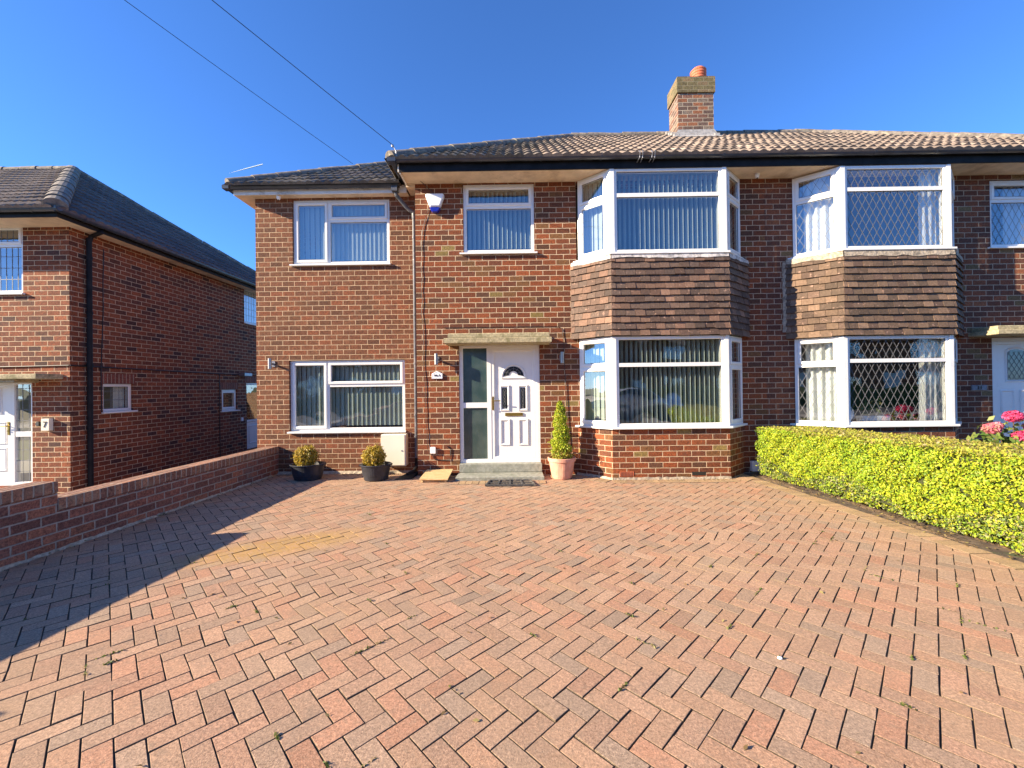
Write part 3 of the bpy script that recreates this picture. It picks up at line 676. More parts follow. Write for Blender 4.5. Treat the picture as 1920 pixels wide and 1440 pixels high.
mb = MB(); mb.box(-1.835, -1.79, YE+.05, YE+.09, SZ-.008, SZ+.11); mb.box(-1.81,-1.79,YE+.075,7.2,SZ-.03,SZ-.001); mb.build('fascia_end', M['white_board'], H1)
# extension roof and eaves
ex0, ey0, ez0 = -4.88, 7.02, 4.985; d2 = 3.0
mb = MB()
vr = lambda r: 2.96+max(0, r-.35)
roof_slope(mb, (ex0, ey0, ez0), (1,0,0), (0,1,0), .676, 2.7, lambda r: r, vr, TILE_D)
roof_slope(mb, (ex0, 12.4, ez0), (0,-1,0), (1,0,0), .676, 2.7, lambda r: r, lambda r: 5.38-r, TILE_D)
z3 = ez0+2.7*.676
mb.add([(ex0,ey0,ez0),(-1.92,ey0,ez0),(.43,ey0+2.7,z3),(ex0+2.7,ey0+2.7,z3),(ex0,12.4,ez0),(-1.7,12.4,ez0)], [(0,1,2,3),(0,3,4),(3,2,5,4),(0,4,5,1)], (.08,.07,.06))
er = mb.build('extension_roof', M['tile'], H1)
mb = MB(); ridge_tiles(mb, (ex0, ey0, ez0+.05), (ex0+2.7, ey0+2.7, z3+.02)); ridge_tiles(mb, (ex0+2.7, ey0+2.7, z3+.02), (.3, ey0+2.7, z3+.02)); mb.build('ridge_tiles', M['ridge'], er)
mb = MB(); mb.box(-4.82, -1.83, 7.155, 7.32, 4.875, 4.886); mb.box(-4.82, -4.57, 7.32, 12.3, 4.875, 4.886); mb.build('extension_soffit', M['cream'], H1)
mb = MB(); mb.box(-4.845, -1.84, 7.13, 7.154, 4.868, 5.0); mb.box(-4.845, -4.821, 7.155, 12.3, 4.868, 5.0); mb.build('extension_fascia', M['white_board'], H1)
mb = MB(); gutter(mb, -4.95, -1.95, 7.129, 4.985); mb.M = Matrix(((0,1,0,0),(-1,0,0,0),(0,0,1,0),(0,0,0,1))); gutter(mb, -12.3, -7.03, -4.846, 4.985); mb.M = Matrix(); mb.box(-4.965, -4.85, 7.01, 7.12, 4.925, 5.0, bev=.01)
mb.build('extension_gutter', M['black'], H1)
# downpipe
mb = MB(); R_ = .031
mb.box(-2.07, -1.97, 7.01, 7.12, 4.84, 4.945, bev=.012)
mb.tube([(-2.02,7.07,4.86),(-2.0,7.09,4.80),(-1.86,7.18,4.64),(-1.80,7.21,4.585)], .034, 12); mb.tube([(-1.81,7.205,4.60),(-1.742,7.225,4.55),(-1.735,7.225,4.44)], .036, 12)
mb.tube([(-1.735,7.225,4.46),(-1.733,7.225,.25)], R_, 14)
for z in (4.1, 2.75, 1.9, 1.0, .62): mb.tube([(-1.735,7.225,z),(-1.735,7.225,z+.035)], R_*1.18, 14); mb.box(-1.76,-1.71,7.225,7.299,z+.006,z+.03)
dp = mb.build('downpipe', M['pipe'], H1)
mb = MB(); mb.tube([(-1.733,7.225,.27),(-1.735,7.22,.12),(-1.76,7.12,.05),(-1.84,6.98,.028)], [.037,.037,.036,.034], 12); mb.add([(-1.98,6.72,.008),(-1.70,6.78,.008),(-1.69,7.15,.05),(-1.80,7.2,.06),(-1.98,6.72,.0),(-1.70,6.78,.0),(-1.69,7.15,0),(-1.80,7.2,0)], [(0,1,2,3),(0,4,5,1),(1,5,6,2),(2,6,7,3),(3,7,4,0)])
mb.build('downpipe_shoe', M['fascia'], dp)
# extension windows
W = Win(); W.unit(FE @ T3((0,.035,0)), -3.91, -2.195, 3.70, 4.845, ('v', .355, 'S', ('h', .70, 'F', 'S'))); W.blinds(FE, -3.85, -3.30, 3.76, 4.8, .079, -13); W.blinds(FE, -3.28, -2.25, 3.76, 4.8, .079, -16); W.build('window', H1, 'upvc', sill_box(FE, -3.95, -2.17, 3.70))
W = Win(); W.unit(FE @ T3((0,.045,0)), -3.995, -1.95, .745, 1.995, ('v', .315, 'S', ('h', .66, 'F', 'S'))); W.blinds(FE, -3.93, -3.33, .8, 1.95, .08, -14); W.blinds(FE, -3.32, -2.0, .8, 1.95, .08, -18); W.build('window', H1, 'upvc', sill_box(FE, -4.02, -1.93, .745))
# main upper window
W = Win(); W.unit(FM @ T3((0,.02,0)), -.845, .352, 3.765, 4.925, ('h', .69, 'F', 'S')); W.blinds(FM, -.79, .3, 3.83, 4.88, .0765, -52); W.build('window', H1, 'upvc', sill_box(FM, -.91, .40, 3.765))
bay(H1, 1.075, 1.555, 3.37, 3.83, (.80,.832,2.265,2.275,3.55,3.595,4.94), ('h', .68, 'S', 'S'), ('h', .70, 'F', 'F'), VT, labels=['lower bay window with half open vertical blinds', 'upper bay window with half open vertical blinds'])
mb = MB(); mb.box(1.64, 1.86, 6.578, 6.6, .052, .122); 
ab = mb.build('air_brick', M['pot_clay'], H1)
mb = MB()
for i in range(9):
    for j in range(3): mb.box(1.65+i*.0225, 1.665+i*.0225, 6.5765, 6.58, .06+j*.02, .073+j*.02)
mb.build('air_brick_holes', M['dark'], ab)
MB().box(2.78, 3.0, 6.5835, 6.6, .055, .11).build('air_brick', M['dark'], H1)  # dark plate for an open gap, the gap's shade is its colour
# plinth strip and mortar fillet
mb = MB(); 
for px, py, qx, qy in ((1.03,7.0,1.53,6.57),(1.53,6.57,3.39,6.57)):
    mb.M = frame(px, py, qx, qy); L = math.hypot(qx-px, qy-py); n = int(L/.06)
    mb.rings([[(L*i/n, -.018-.012*random.random(), -.02) for i in range(n+1)], [(L*i/n, -.006, .028+.018*random.random()) for i in range(n+1)], [(L*i/n, .012, .03) for i in range(n+1)]], closed=False, cap=False)
mb.build('mortar_fillet', M['lime'], H1); mb = MB(FE); n = 50; mb.rings([[(-4.2+2.45*i/n, -.09-.02*random.random(), -.03) for i in range(n+1)], [(-4.2+2.45*i/n, -.03, .02+.01*random.random()) for i in range(n+1)], [(-4.2+2.45*i/n, .012, .045) for i in range(n+1)]], closed=False, cap=False)
mb.build('mortar_fillet', M['lime'], H1)
# canopy
def canopy(root, x0, x1, z):
    mb = MB(); mb.box(x0, x1, 6.56, 6.999, z, z+.085, bev=.008); mb.box(x0+.06, x1-.03, 6.61, 6.999, z+.086, z+.165, bev=.012); return mb.build('canopy', M['canopy'], root)
canopy(H1, -1.13, .585, 2.19)
# step
mb = MB(); mb.box(-.97, .445, 6.6, 6.95, -.03, .062, bev=.012); mb.box(-.95, .43, 6.93, 7.06, .063, .205, bev=.008); mb.build('doorstep', M['concrete'], H1)
# doors
def front_door(root, FMx, x0, x1, z0, z1, split, flip, style):
    # door unit x0..x1; 'split' is where leaf side meets side light
    Mx = FMx @ T3((0, .03, 0)); mb = MB(Mx); lx0, lx1 = (split, x1) if not flip else (x0, split)
    sx0, sx1 = (x0, split) if not flip else (split, x1)
    mb.ringprof(rect(x0, x1, z0, z1), [(0,.09),(0,0),(.052,0),(.06,.012),(.06,.09)])
    mb.vprism(rect(split-.035, split+.035, z0+.055, z1-.055), .001, .088)
    zm = z0+.785*(z1-z0)*.55+.11
    mb.vprism(rect(sx0+.055, sx1-.03, zm-.045, zm+.045), .002, .087)
    dr = mb.build('front_door', M['upvc'], root)
    for a, b in ((z0+.055, zm-.045), (zm+.045, z1-.055)):
        p = MB(Mx); p.box(sx0+(.06 if not flip else .035), sx1-(.035 if not flip else .06), .03, .05, a, b); p.build('side_pane', M['obscure' if style != 'lead' else 'glass'], dr)
        if style == 'lead':
            l = MB(Mx); lattice_lines(l, sx0+.04, sx1-.04, a, b, .027, ('sq', .115, .19)); l.build('leading', M['leading'], dr)
    a, b, c, d = lx0+(.035 if not flip else .06), lx1-(.06 if not flip else .035), z0+.05, z1-.06
    lf = MB(Mx); lf.vprism(rect(a+.05, b-.05, c+.05, d-.05), .028, .066); lf.ringprof(rect(a, b, c, d), [(0,.06),(0,.006),(.05,.006),(.058,.028)])
    leaf = lf.build('door_leaf', M['upvc'], dr)
    cx = (a+b)/2; w_ = b-a; mo = MB(Mx); gl = MB(Mx)
    PR = [(0,.028),(.004,.014),(.018,.010),(.028,.020),(.034,.028)]
    if style == 'arch':
        for sx in (-1, 1):
            px = cx+sx*.155
            mo.ringprof(rect(px-.085, px+.085, c+.82, c+1.26), PR); g2 = MB(Mx); g2.box(px-.042, px+.042, .022, .03, c+.865, c+1.215); g2.build('door_glass', M['gloss_glass'], dr)
            mo.ringprof(rect(px-.085, px+.085, c+.24, c+.685), [(0,.028),(.004,.012),(.02,.012),(.034,.026),(.036,.028)])
        zc = c+1.405; ar = [(cx+.215*math.cos(t), zc+.215*math.sin(t)) for t in np.linspace(0, math.pi, 18)]; mo.ringprof([(cx-.215, zc-.035), (cx+.215, zc-.035)]+ar, PR)
        out = [(cx+.172*math.cos(t), zc+.172*math.sin(t)) for t in np.linspace(.05, math.pi-.05, 16)]; inn = [(cx+.075*math.cos(t), zc+.02+.075*math.sin(t)) for t in np.linspace(math.pi-.1, .1, 12)]
        pts = out+inn; no = len(out)
        for i in range(15): gl.vprism([out[i], out[i+1], inn[max(0, 11-int((i+1)*11/15))], inn[max(0, 11-int(i*11/15))]], .021, .03)
    else:
        ar = [(cx+.15*math.cos(t), c+1.70+.06*math.sin(t)) for t in np.linspace(0, math.pi, 10)]; gl.vprism([(cx-.15, c+1.25), (cx+.15, c+1.25)]+ar, .022, .03)
        mo.ringprof([(cx-.19, c+1.21), (cx+.19, c+1.21)]+[(cx+.19*math.cos(t), c+1.72+.09*math.sin(t)) for t in np.linspace(0, math.pi, 12)], PR)
        for za, zb in ((.2, .62), (.68, 1.08)):
            for sx in (-1, 1): mo.ringprof(rect(cx+sx*.16-.12, cx+sx*.16+.12, c+za, c+zb), PR)
    mo.build('door_moulding', M['upvc'], dr); gl.build('door_glass', M['gloss_glass'], dr)
    lead = MB(Mx)
    if style == 'arch':
        for sx in (-1, 1):
            px = cx+sx*.155; lead.build('leading', M['leading'], dr) if lead.v else None; lead = MB(Mx)
            for k in range(6):
                zz = c+.885+k*.055; th = np.linspace(0, 2*math.pi, 9)
                lead.tube([(px+.017*math.cos(q)*(1 if k % 2 else .7), .019, zz+.026*math.sin(q)+.01) for q in th], .0028, 5)
        lead.build('leading', M['leading'], dr); lead = MB(Mx)
        for t in np.linspace(.5, math.pi-.5, 5): lead.tube([(cx+.08*math.cos(t), .019, zc+.02+.08*math.sin(t)), (cx+.17*math.cos(t), .019, zc+.17*math.sin(t))], .003, 5)
        lead.tube([(cx+.125*math.cos(t), .019, zc+.01+.125*math.sin(t)) for t in np.linspace(.1, math.pi-.1, 14)], .003, 5)
    else: lattice_lines(lead, cx-.145, cx+.145, c+1.255, c+1.72, .020, ('d', .085, .13))
    lead.build('leading', M['leading'], dr)
    h = MB(Mx); hx = a+.03 if not flip else b-.03; sg = 1 if not flip else -1; hz = c+.97
    h.box(hx-.016, hx+.016, -.006, .006, hz-.13, hz+.10, bev=.004); h.tube([(hx, -.005, hz+.03), (hx, -.045, hz+.03), (hx+sg*.13, -.05, hz+.028)], .009, 8); h.tube([(hx, -.02, hz-.06), (hx, .0, hz-.06)], .011, 10)
    h.build('handle', M['brass'], dr)
    if style == 'arch':
        l = MB(Mx); l.box(cx-.15, cx+.15, .012, .028, c+.735, c+.79, bev=.004); l.build('letterbox', M['brass'], dr)
        l = MB(Mx); l.box(cx-.125, cx+.125, .009, .0118, c+.745, c+.78); l.build('letterbox_flap', M['brass'], dr)
    return dr
front_door(H1, FM, -.945, .415, .207, 2.212, -.445, False, 'arch')
# cables on the wall
def wall_cable(root, pts, r=.006, j=.008, name='wall_cable'):
    out = []
    for i in range(len(pts)-1):
        p, q = Vector(pts[i]), Vector(pts[i+1]); n = max(2, int((q-p).length/.18))
        for k in range(n): out.append(p.lerp(q, k/n)+Vector((random.gauss(0, j), 0, random.gauss(0, j*.3))))
    out.append(Vector(pts[-1])); mb = MB(); mb.tube(out, r, 6); return mb.build(name, M['cable'], root)
wall_cable(H1, [(-1.40,6.99,4.62),(-1.47,6.99,4.35),(-1.56,6.99,4.1),(-1.54,6.99,2.0),(-1.50,6.99,.55),(-1.46,6.99,.36)], .0038)
wall_cable(H1, [(-1.40,6.99,.36),(-1.36,6.99,.27),(-1.12,6.99,.26),(-1.10,6.99,.45),(-1.16,6.99,.50)], .007, .004)
wall_cable(H1, [(-1.2,6.99,2.50),(.70,6.99,2.50),(.80,6.99,2.46),(.83,6.99,2.2),(.86,6.99,1.2),(.90,6.99,.4)], .005, .004)
wall_cable(H1, [(-1.72,6.55,5.02),(-1.50,6.98,4.93),(-1.36,6.99,4.80),(-1.33,6.98,4.74)], .005, .002)
mb = MB(); mb.box(-1.445, -1.355, 6.96, 6.999, .375, .49, bev=.01); mb.build('junction_box', M['white'], H1)
mb = MB(); mb.tube([(-1.82,6.46,5.12),(-1.825,6.45,5.2),(-1.86,6.44,5.27)], .008, 6); mb.lathe([(.001,5.25),(.018,5.26),(.022,5.275),(.018,5.29),(.001,5.30)], -1.87, 6.44, 10); mb.build('cable_bracket', M['steel'], H1)
for cx in (2.0, 2.19): 
    mb = MB()
    for s in (-.03, .025): mb.tube([(cx+s, 6.56, 5.02), (cx+s*.8, 6.43, 5.03), (cx+s*.7, 6.405, 5.09), (cx+s, 6.44, 5.135)], .009, 5)
    mb.build('gutter_union', M['metal'], H1)

# things fixed to the middle house
def wall_light(x, y, z, label):
    t = thing('wall_light', (x, y, z), label, 'wall light', 'steel wall lights on the middle house')
    mb = MB(); mb.box(x-.03, x+.03, y-.012, y-.001, z-.05, z+.05, bev=.003); mb.box(x-.012, x+.012, y-.10, y-.012, z-.015, z+.015); mb.build('bracket', M['metal'], t)
    mb = MB(); mb.lathe([(.027,z-.095),(.030,z-.09),(.030,z+.09),(.027,z+.095)], x, y-.115, 20); mb.build('barrel', M['steel'], t, smooth=False); return t
wall_light(-4.27, 7.3, 1.94, 'small steel up-and-down wall light left of the lower extension window')
wall_light(-1.31, 7.0, 1.965, 'small steel up-and-down wall light above the white number plaque')
wall_light(.785, 7.0, 1.965, 'small steel up-and-down wall light in shade right of the arched-glass door')
t = thing('burglar_alarm', (-1.32, 7, 4.6), 'white bell box burglar alarm with dark blue base under the eaves', 'alarm box')
mb = MB(T3((-1.315, 6.92, 4.6))); sh = [(-.085,.10),(-.135,.155),(-.15,.10),(-.085,-.06),(-.06,-.075),(.06,-.075),(.085,-.06),(.15,.10),(.135,.155)][1:]
sh = [(-.075,-.075),(.075,-.075),(.095,-.055),(.153,.10),(.155,.13),(.135,.15),(-.135,.15),(-.155,.13),(-.153,.10),(-.095,-.055)]
loops = [[(x, y, z) for x, z in (inset(sh, i) if i else sh)] for i, y in ((0,.075),(0,.02),(.008,.0),(.02,-.008))]
mb.rings(loops, cap=True); mb.build('cover', M['white'], t)
mb = MB(T3((-1.315, 6.925, 4.6))); sh = [(-.088,-.076),(-.072,-.12),(-.04,-.158),(.04,-.158),(.072,-.12),(.088,-.076)]; mb.rings([[(x, y, z) for x, z in (inset(sh, i) if i else sh)] for i, y in ((0,.07),(0,.015),(.01,.003))]); mb.build('strobe_base', M['blue'], t)
t = thing('meter_box', (-2.11, 7.3, .4), 'ivory utility meter box on the extension wall beside the downpipe', 'meter box')
mb = MB(); mb.box(-2.33, -1.90, 7.14, 7.299, .14, .69, bev=.006); mb.build('box', M['ivory'], t)
mb = MB(); mb.box(-2.325, -1.92, 7.124, 7.139, .16, .685, bev=.004); dr = mb.build('door', M['ivory'], t); mb = MB(FE); mb.M = Matrix(); mb.tube([(-1.965,7.127,.41),(-1.965,7.118,.41)], .012, 12); mb.build('lock', M['metal'], dr)
t = thing('number_plaque', (-1.315, 7, 1.7), 'small white house-shaped number plaque left of the front door', 'house number')
mb = MB(T3((-1.315, 6.999, 1.695))); sh = [(-.09,-.055),(.09,-.055),(.09,.03),(0,.075),(-.09,.03)]; mb.rings([[(x, y, z) for x, z in (inset(sh, i) if i else sh)] for i, y in ((0,0),(0,-.02),(.008,-.024),(.012,-.02))]); mb.build('plaque', M['white'], t)
text_mesh('No 9', .048, T3((-1.315, 6.976, 1.695))).build('lettering', M['dark'], t)
def camera_dome(x, y, z, label):
    t = thing('security_camera', (x, y, z), label, 'security camera', 'small cameras under the eaves'); mb = MB(); mb.lathe([(.001,z-.06),(.02,z-.055),(.032,z-.03),(.036,z),(.036,z+.015)], x, y, 16); mb.build('dome', M['white'], t, smooth=True)
    mb = MB(); mb.lathe([(.001,z-.066),(.012,z-.064),(.016,z-.054),(.016,z-.045)], x, y-.004, 12); mb.build('lens', M['dark'], t)
t = thing('vent_cover', (3.98, 7, .1), 'small white vent cover at the foot of the wall behind the hedge end', 'vent cover'); mb = MB(); mb.box(3.93, 4.05, 6.93, 6.999, .03, .2, bev=.006); mb.build('cover', M['white'], t)
t = thing('white_pebble', (1.42, 2.27, .005), 'tiny white stone chip lying on the block paving', 'stone'); mb = MB(); mb.lathe([(.001,.0),(.011,.004),(.009,.011),(.001,.014)], 1.42, 2.27, 7, sx=1.3); mb.build('stone', M['white'], t)
camera_dome(-4.10, 7.2, 4.862, 'white dome camera under the extension eaves')
camera_dome(4.02, 6.83, 4.93, 'dome camera under the eaves between the two bays')

# ------------------------------------------------------------ right-hand house
H2 = thing('semi_detached_house', (4.25, 7, 0), 'attached brick house on the right with diamond-leaded bay windows and brown hung tiles', 'house')
mb = MB(FM); wall_panel(mb, 4.231, 10.15, -.05, 4.985, [(4.70,7.40,.84,2.24), (4.70,7.40,3.6,4.90), (8.0,9.25,3.73,4.86), (7.99,9.4,.2,2.22)]); mb.M = Matrix(); mb.box(9.9, 10.149, 7.25, 13, -.05, 4.985); mb.box(4.231, 10.149, 12.76, 13, -.05, 4.985); mb.build('wall', M['brick_r'], H2)
mb = MB(); mb.box(4.25, 9.9, 7.26, 12.7, -.04, .15); mb.box(4.25, 9.9, 7.26, 12.7, 2.38, 2.6); mb.box(4.25, 9.9, 10.5, 10.6, .15, 4.9); mb.box(4.231, 4.32, 7.26, 10.5, .15, 4.9); mb.box(4.25, 9.9, 7.26, 12.7, 4.93, 4.98); mb.build('interior_walls', M['interior'], H2)
mb = MB(); roof_slope(mb, (4.232, 6.5, EZ), (1,0,0), (0,1,0), TAN, d_, lambda r: 0, lambda r: 6.2-r, TILE); mb.add([(4.232,6.5,EZ),(10.43,6.5,EZ),(10.43-d_,YR,zr),(4.232,YR,zr),(10.43,13.2,EZ),(4.232,13.2,EZ)], [(0,1,2,3),(1,4,2),(3,2,4,5),(0,5,4,1)], (.2,.16,.12))
rf = mb.build('roof', M['tile'], H2); mb = MB(); ridge_tiles(mb, (4.24, YR, zr+.03), (10.43-d_, YR, zr+.03)); ridge_tiles(mb, (10.43-d_, YR, zr+.03), (10.43, 6.5, EZ+.06)); mb.build('ridge_tiles', M['ridge'], rf)
eaves(H2, 4.23, 10.35, False)
DL = ('d', .113, .215)
hung = bay(H2, 4.68, 5.20, 6.90, 7.40, (.79,.822,2.225,2.235,3.53,3.60,4.92), ('h', .70, 'F', 'S'), ('h', .74, 'F', 'F'), VT2, low=(True, 'brick_r'), lat=DL, blinds=False, mat='upvc', labels=['lower bay window with diamond leading and net curtains', 'upper bay window with diamond leading and pale curtains'])
mb = MB(); rr = random.Random(3)
for k in range(26): z = 2.35+k*.045; mb.box(4.50+rr.random()*.02, 4.565+rr.random()*.02, 6.985, 6.999, z, z+.047)
mb.build('torn_flashing', M['lime'], H2)
W = Win(); W.unit(FM @ T3((0,.02,0)), 8.0, 9.25, 3.735, 4.855, ('h', .72, 'F', 'S'), DL); W.curtain(FM, 8.4, 9.1, 3.8, 4.8, waves=6); W.build('window', H2, 'upvc', sill_box(FM, 7.95, 9.3, 3.735))
mb = MB(); mb.box(7.60, 9.6, 6.56, 6.999, 2.225, 2.30, bev=.008); mb.box(7.66, 9.5, 6.62, 6.999, 2.301, 2.37, bev=.01); mb.build('canopy', M['canopy'], H2)
front_door(H2, FM, 7.995, 9.395, .207, 2.215, 8.9, True, 'oval')
mb = MB(); mb.box(7.98, 9.42, 6.6, 7.02, -.03, .2, bev=.01); mb.build('doorstep', M['concrete'], H2)
t = thing('number_plaque', (7.75, 7, 1.38), 'grey slate plaque reading 11 on the right-hand house', 'house number')
mb = MB(T3((7.755, 6.999, 1.38))); sh = rect(-.125, .125, -.045, .045); mb.rings([[(x, y, z) for x, z in (inset(sh, i) if i else sh)] for i, y in ((0,0),(0,-.012),(.006,-.018))]); mb.build('plaque', M['slate'], t)
text_mesh('11', .085, T3((7.755, 6.978, 1.38))).build('lettering', M['dark'], t)
# things on the right-hand window board
t = thing('round_dish', (5.38, 6.80, .86), 'round pale dish standing behind the leaded lower window', 'dish'); mb = MB(Matrix(((1,0,0,5.38),(0,.2,-1,6.82),(0,1,.2,1.0),(0,0,0,1)))); mb.lathe([(.001,.0),(.09,.0),(.13,.02),(.13,.03),(.09,.012),(.001,.012)], 0, 0, 24); mb.build('plate', M['white'], t)
t = thing('window_plant', (5.80, 6.80, .86), 'green plant in a white trough behind the leaded lower window', 'pot plant')
mb = MB(); mb.box(5.60, 6.05, 6.74, 6.86, .86, .95, bev=.008); mb.build('trough', M['white'], t)
P = np.array([(5.75+rng.normal()*.09, 6.80+rng.normal()*.03, .98+abs(rng.normal())*.10) for k in range(160)]); leaves_obj('foliage', M['leaf'], t, P, .045, pal([(.16,.20,.06),(.30,.26,.12)], 160))

# ------------------------------------------------------------ neighbour on the left (lower plot)
H3 = thing('detached_house', (-7.8, 7.2, -.46), 'separate red brick house on the left with dark hipped roof and shaded side wall', 'house')
G3 = -.5; FN = T3((0, 7.2, 0))
mb = MB(FN); wall_panel(mb, -14.5, -7.801, G3, 4.46, [(-9.75,-8.62,3.235,4.45), (-9.7,-8.47,-.15,1.70)])
SM = Matrix(((0,-1,0,-7.8),(1,0,0,0),(0,0,1,0),(0,0,0,1)))      # local x -> world y, local y -> world -x
mb.M = SM; wall_panel(mb, 7.201, 14.5, G3, 4.46, [(7.78,8.40,1.10,1.64), (10.95,11.57,.93,1.50), (11.90,12.9,3.43,4.44), (11.97,12.85,-.25,1.69)]); mb.M = Matrix(); mb.box(-14.5, -8.05, 14.25, 14.5, G3, 4.46); mb.build('wall', M['brick_nb'], H3)
mb = MB(); mb.box(-14.4, -8.1, 7.5, 14.2, G3, -.2); mb.box(-14.4, -8.1, 7.5, 14.2, 1.95, 2.15); mb.box(-14.4, -8.1, 10.2, 10.3, -.2, 4.4); mb.box(-14.4, -8.1, 7.5, 14.2, 4.40, 4.45); mb.build('interior_walls', M['interior'], H3)
for q in (rect(7.74, 8.44, 1.645, 1.83), rect(10.9, 11.6, 1.505, 1.69), rect(11.9, 12.9, 1.695, 1.88)): mb = MB(SM); mb.vprism(q, -.003, .02); mb.build('soldier_course', M['soldier'], H3)
mb = MB(); E3 = 4.50; rx, ry = -7.44, 6.66; d3 = 4.15
NBT = [(.13,.10,.085),(.11,.088,.08),(.15,.115,.095),(.12,.095,.085)]
roof_slope(mb, (-16, ry, E3), (1,0,0), (0,1,0), .684, d3, lambda r: 0, lambda r: 8.56-r, [(.20,.155,.12),(.24,.18,.13),(.17,.13,.10)], roll=.15)
roof_slope(mb, (rx, ry, E3), (0,1,0), (-1,0,0), .684, d3, lambda r: r, lambda r: 2*d3-r, NBT, roll=.15)
zz3 = E3+d3*.684; mb.add([(-16,ry,E3),(rx,ry,E3),(rx-d3,ry+d3,zz3),(-16,ry+d3,zz3),(rx,ry+2*d3,E3),(-16,ry+2*d3,E3)], [(0,1,2,3),(1,4,2),(3,2,4,5),(0,5,4,1)], (.08,.07,.06))
rf = mb.build('roof', M['tile'], H3); mb = MB(); ridge_tiles(mb, (rx, ry, E3+.06), (rx-d3, ry+d3, zz3+.03), .15); ridge_tiles(mb, (rx-d3, ry+d3, zz3+.03), (-16, ry+d3, zz3+.03)); ridge_tiles(mb, (rx-d3, ry+d3, zz3+.03), (rx, ry+2*d3, E3+.06)); mb.build('ridge_tiles', M['ridge'], rf)
mb = MB(); mb.box(-15.9, -7.52, 6.76, 7.22, 4.39, 4.40); mb.box(-7.82, -7.52, 7.22, 14.8, 4.39, 4.40); mb.build('soffit', M['cream'], H3)
mb = MB(); mb.box(-15.9, -7.495, 6.735, 6.759, 4.375, 4.50); mb.box(-7.519, -7.495, 6.76, 14.8, 4.375, 4.50); mb.build('fascia', M['fascia'], H3)
mb = MB(); gutter(mb, -15.9, -7.38, 6.73, 4.49); mb.M = Matrix(((0,-1,0,0),(1,0,0,0),(0,0,1,0),(0,0,0,1))); gutter(mb, 6.64, 14.8, 7.49, 4.49)
mb.build('gutter', M['black'], H3)
mb = MB(); mb.tube([(-7.44,7.45,4.45),(-7.46,7.45,4.38),(-7.68,7.47,4.32),(-7.72,7.47,4.22)], .036, 10); mb.tube([(-7.725,7.47,4.28),(-7.725,7.47,-.45)], .042, 12)
for z in (3.9, 2.9, 1.95, .8): mb.tube([(-7.725,7.47,z),(-7.725,7.47,z+.05)], .05, 12)
mb.build('downpipe', M['fascia'], H3)
SQ = ('sq', .105, .20)
W = Win(); W.unit(FN @ T3((0,.02,0)), -9.75, -8.622, 3.24, 4.445, ('h', .72, 'F', 'S'), SQ); W.build('window', H3, 'upvc', sill_box(FN, -9.8, -8.58, 3.24))
W = Win(); W.unit(SM @ T3((0,.04,0)), 7.785, 8.395, 1.105, 1.635, 'F', ('sq', .16, .17)); W.curtain(SM, 8.12, 8.36, 1.15, 1.6, waves=3, amp=.02); W.build('window', H3, 'upvc', sill_box(SM, 7.75, 8.45, 1.105))
W = Win(); W.unit(SM @ T3((0,.04,0)), 10.955, 11.565, .935, 1.495, 'S'); W.build('window', H3, 'upvc', sill_box(SM, 10.9, 11.62, .935))
W = Win(); W.unit(SM @ T3((0,.04,0)), 11.905, 12.895, 3.435, 4.435, 'F', ('sq', .12, .19)); W.curtain(SM, 12.0, 12.8, 3.5, 4.4, waves=6, amp=.02); W.build('window', H3, 'upvc', sill_box(SM, 11.88, 12.92, 3.435))
W = Win(); W.unit(SM @ T3((0,.04,0)), 11.975, 12.845, -.245, 1.685, ('h', .42, 'F', 'F')); sdoor = W.build('side_door', H3, 'upvc')
mb = MB(SM @ T3((0,.04,0))); mb.box(12.03, 12.79, .018, .022, -.19, .53); mb.ringprof(rect(12.13, 12.69, -.1, .44), [(0,.018),(.02,.002),(.04,.016)]); mb.build('door_panel', M['upvc'], sdoor)
front_door(H3, FN, -9.69, -8.475, -.145, 1.695, -8.86, True, 'lead')
mb = MB(); mb.box(-10.2, -7.92, 6.78, 7.199, 1.715, 1.80, bev=.008); mb.box(-10.2, -8.35, 6.84, 7.199, 1.66, 1.714); mb.build('canopy', M['canopy'], H3)
wall_cable(H3, [(-14,7.185,1.92),(-9.4,7.185,1.94),(-7.80,7.185,1.955)], .010, .002); wall_cable(H3, [(-7.785,7.19,1.955),(-7.785,10.8,1.92),(-7.785,14,1.93)], .012, .002); wall_cable(H3, [(-7.79,7.80,4.2),(-7.79,7.78,2.9),(-7.79,7.74,1.9),(-7.79,7.74,1.1)], .008, .004); wall_cable(H3, [(-7.79,10.86,1.92),(-7.79,10.86,-.3)], .010, .002)
t = thing('number_block', (-8.16, 7.2, .93), 'cream number block reading 7 beside a leaded side light', 'house number')
mb = MB(); mb.box(-8.235, -8.10, 7.13, 7.199, .82, 1.03, bev=.006); mb.build('block', M['ivory'], t); text_mesh('7', .15, T3((-8.168, 7.127, .925))).build('lettering', M['dark'], t)
t = thing('doorbell', (-8.34, 7.2, .94), 'small black doorbell beside the cream number 7 block', 'doorbell'); mb = MB(); mb.box(-8.36, -8.32, 7.165, 7.199, .90, .98, bev=.006); mb.box(-8.385, -8.361, 7.175, 7.199, .92, .96); mb.build('case', M['cable'], t)
t = thing('bulkhead_light', (-7.8, 11.75, 1.9), 'grey bulkhead light above the side door of the left house', 'wall light'); mb = MB(); mb.box(-7.799, -7.62, 11.62, 11.95, 1.87, 1.97, bev=.015); mb.build('case', M['metal'], t)
t = thing('wall_socket', (-7.8, 11.7, .7), 'tiny white switch on the shaded side wall beside the side door', 'switch'); mb = MB(); mb.box(-7.799, -7.77, 11.70, 11.78, .60, .70, bev=.005); mb.build('plate', M['white'], t)

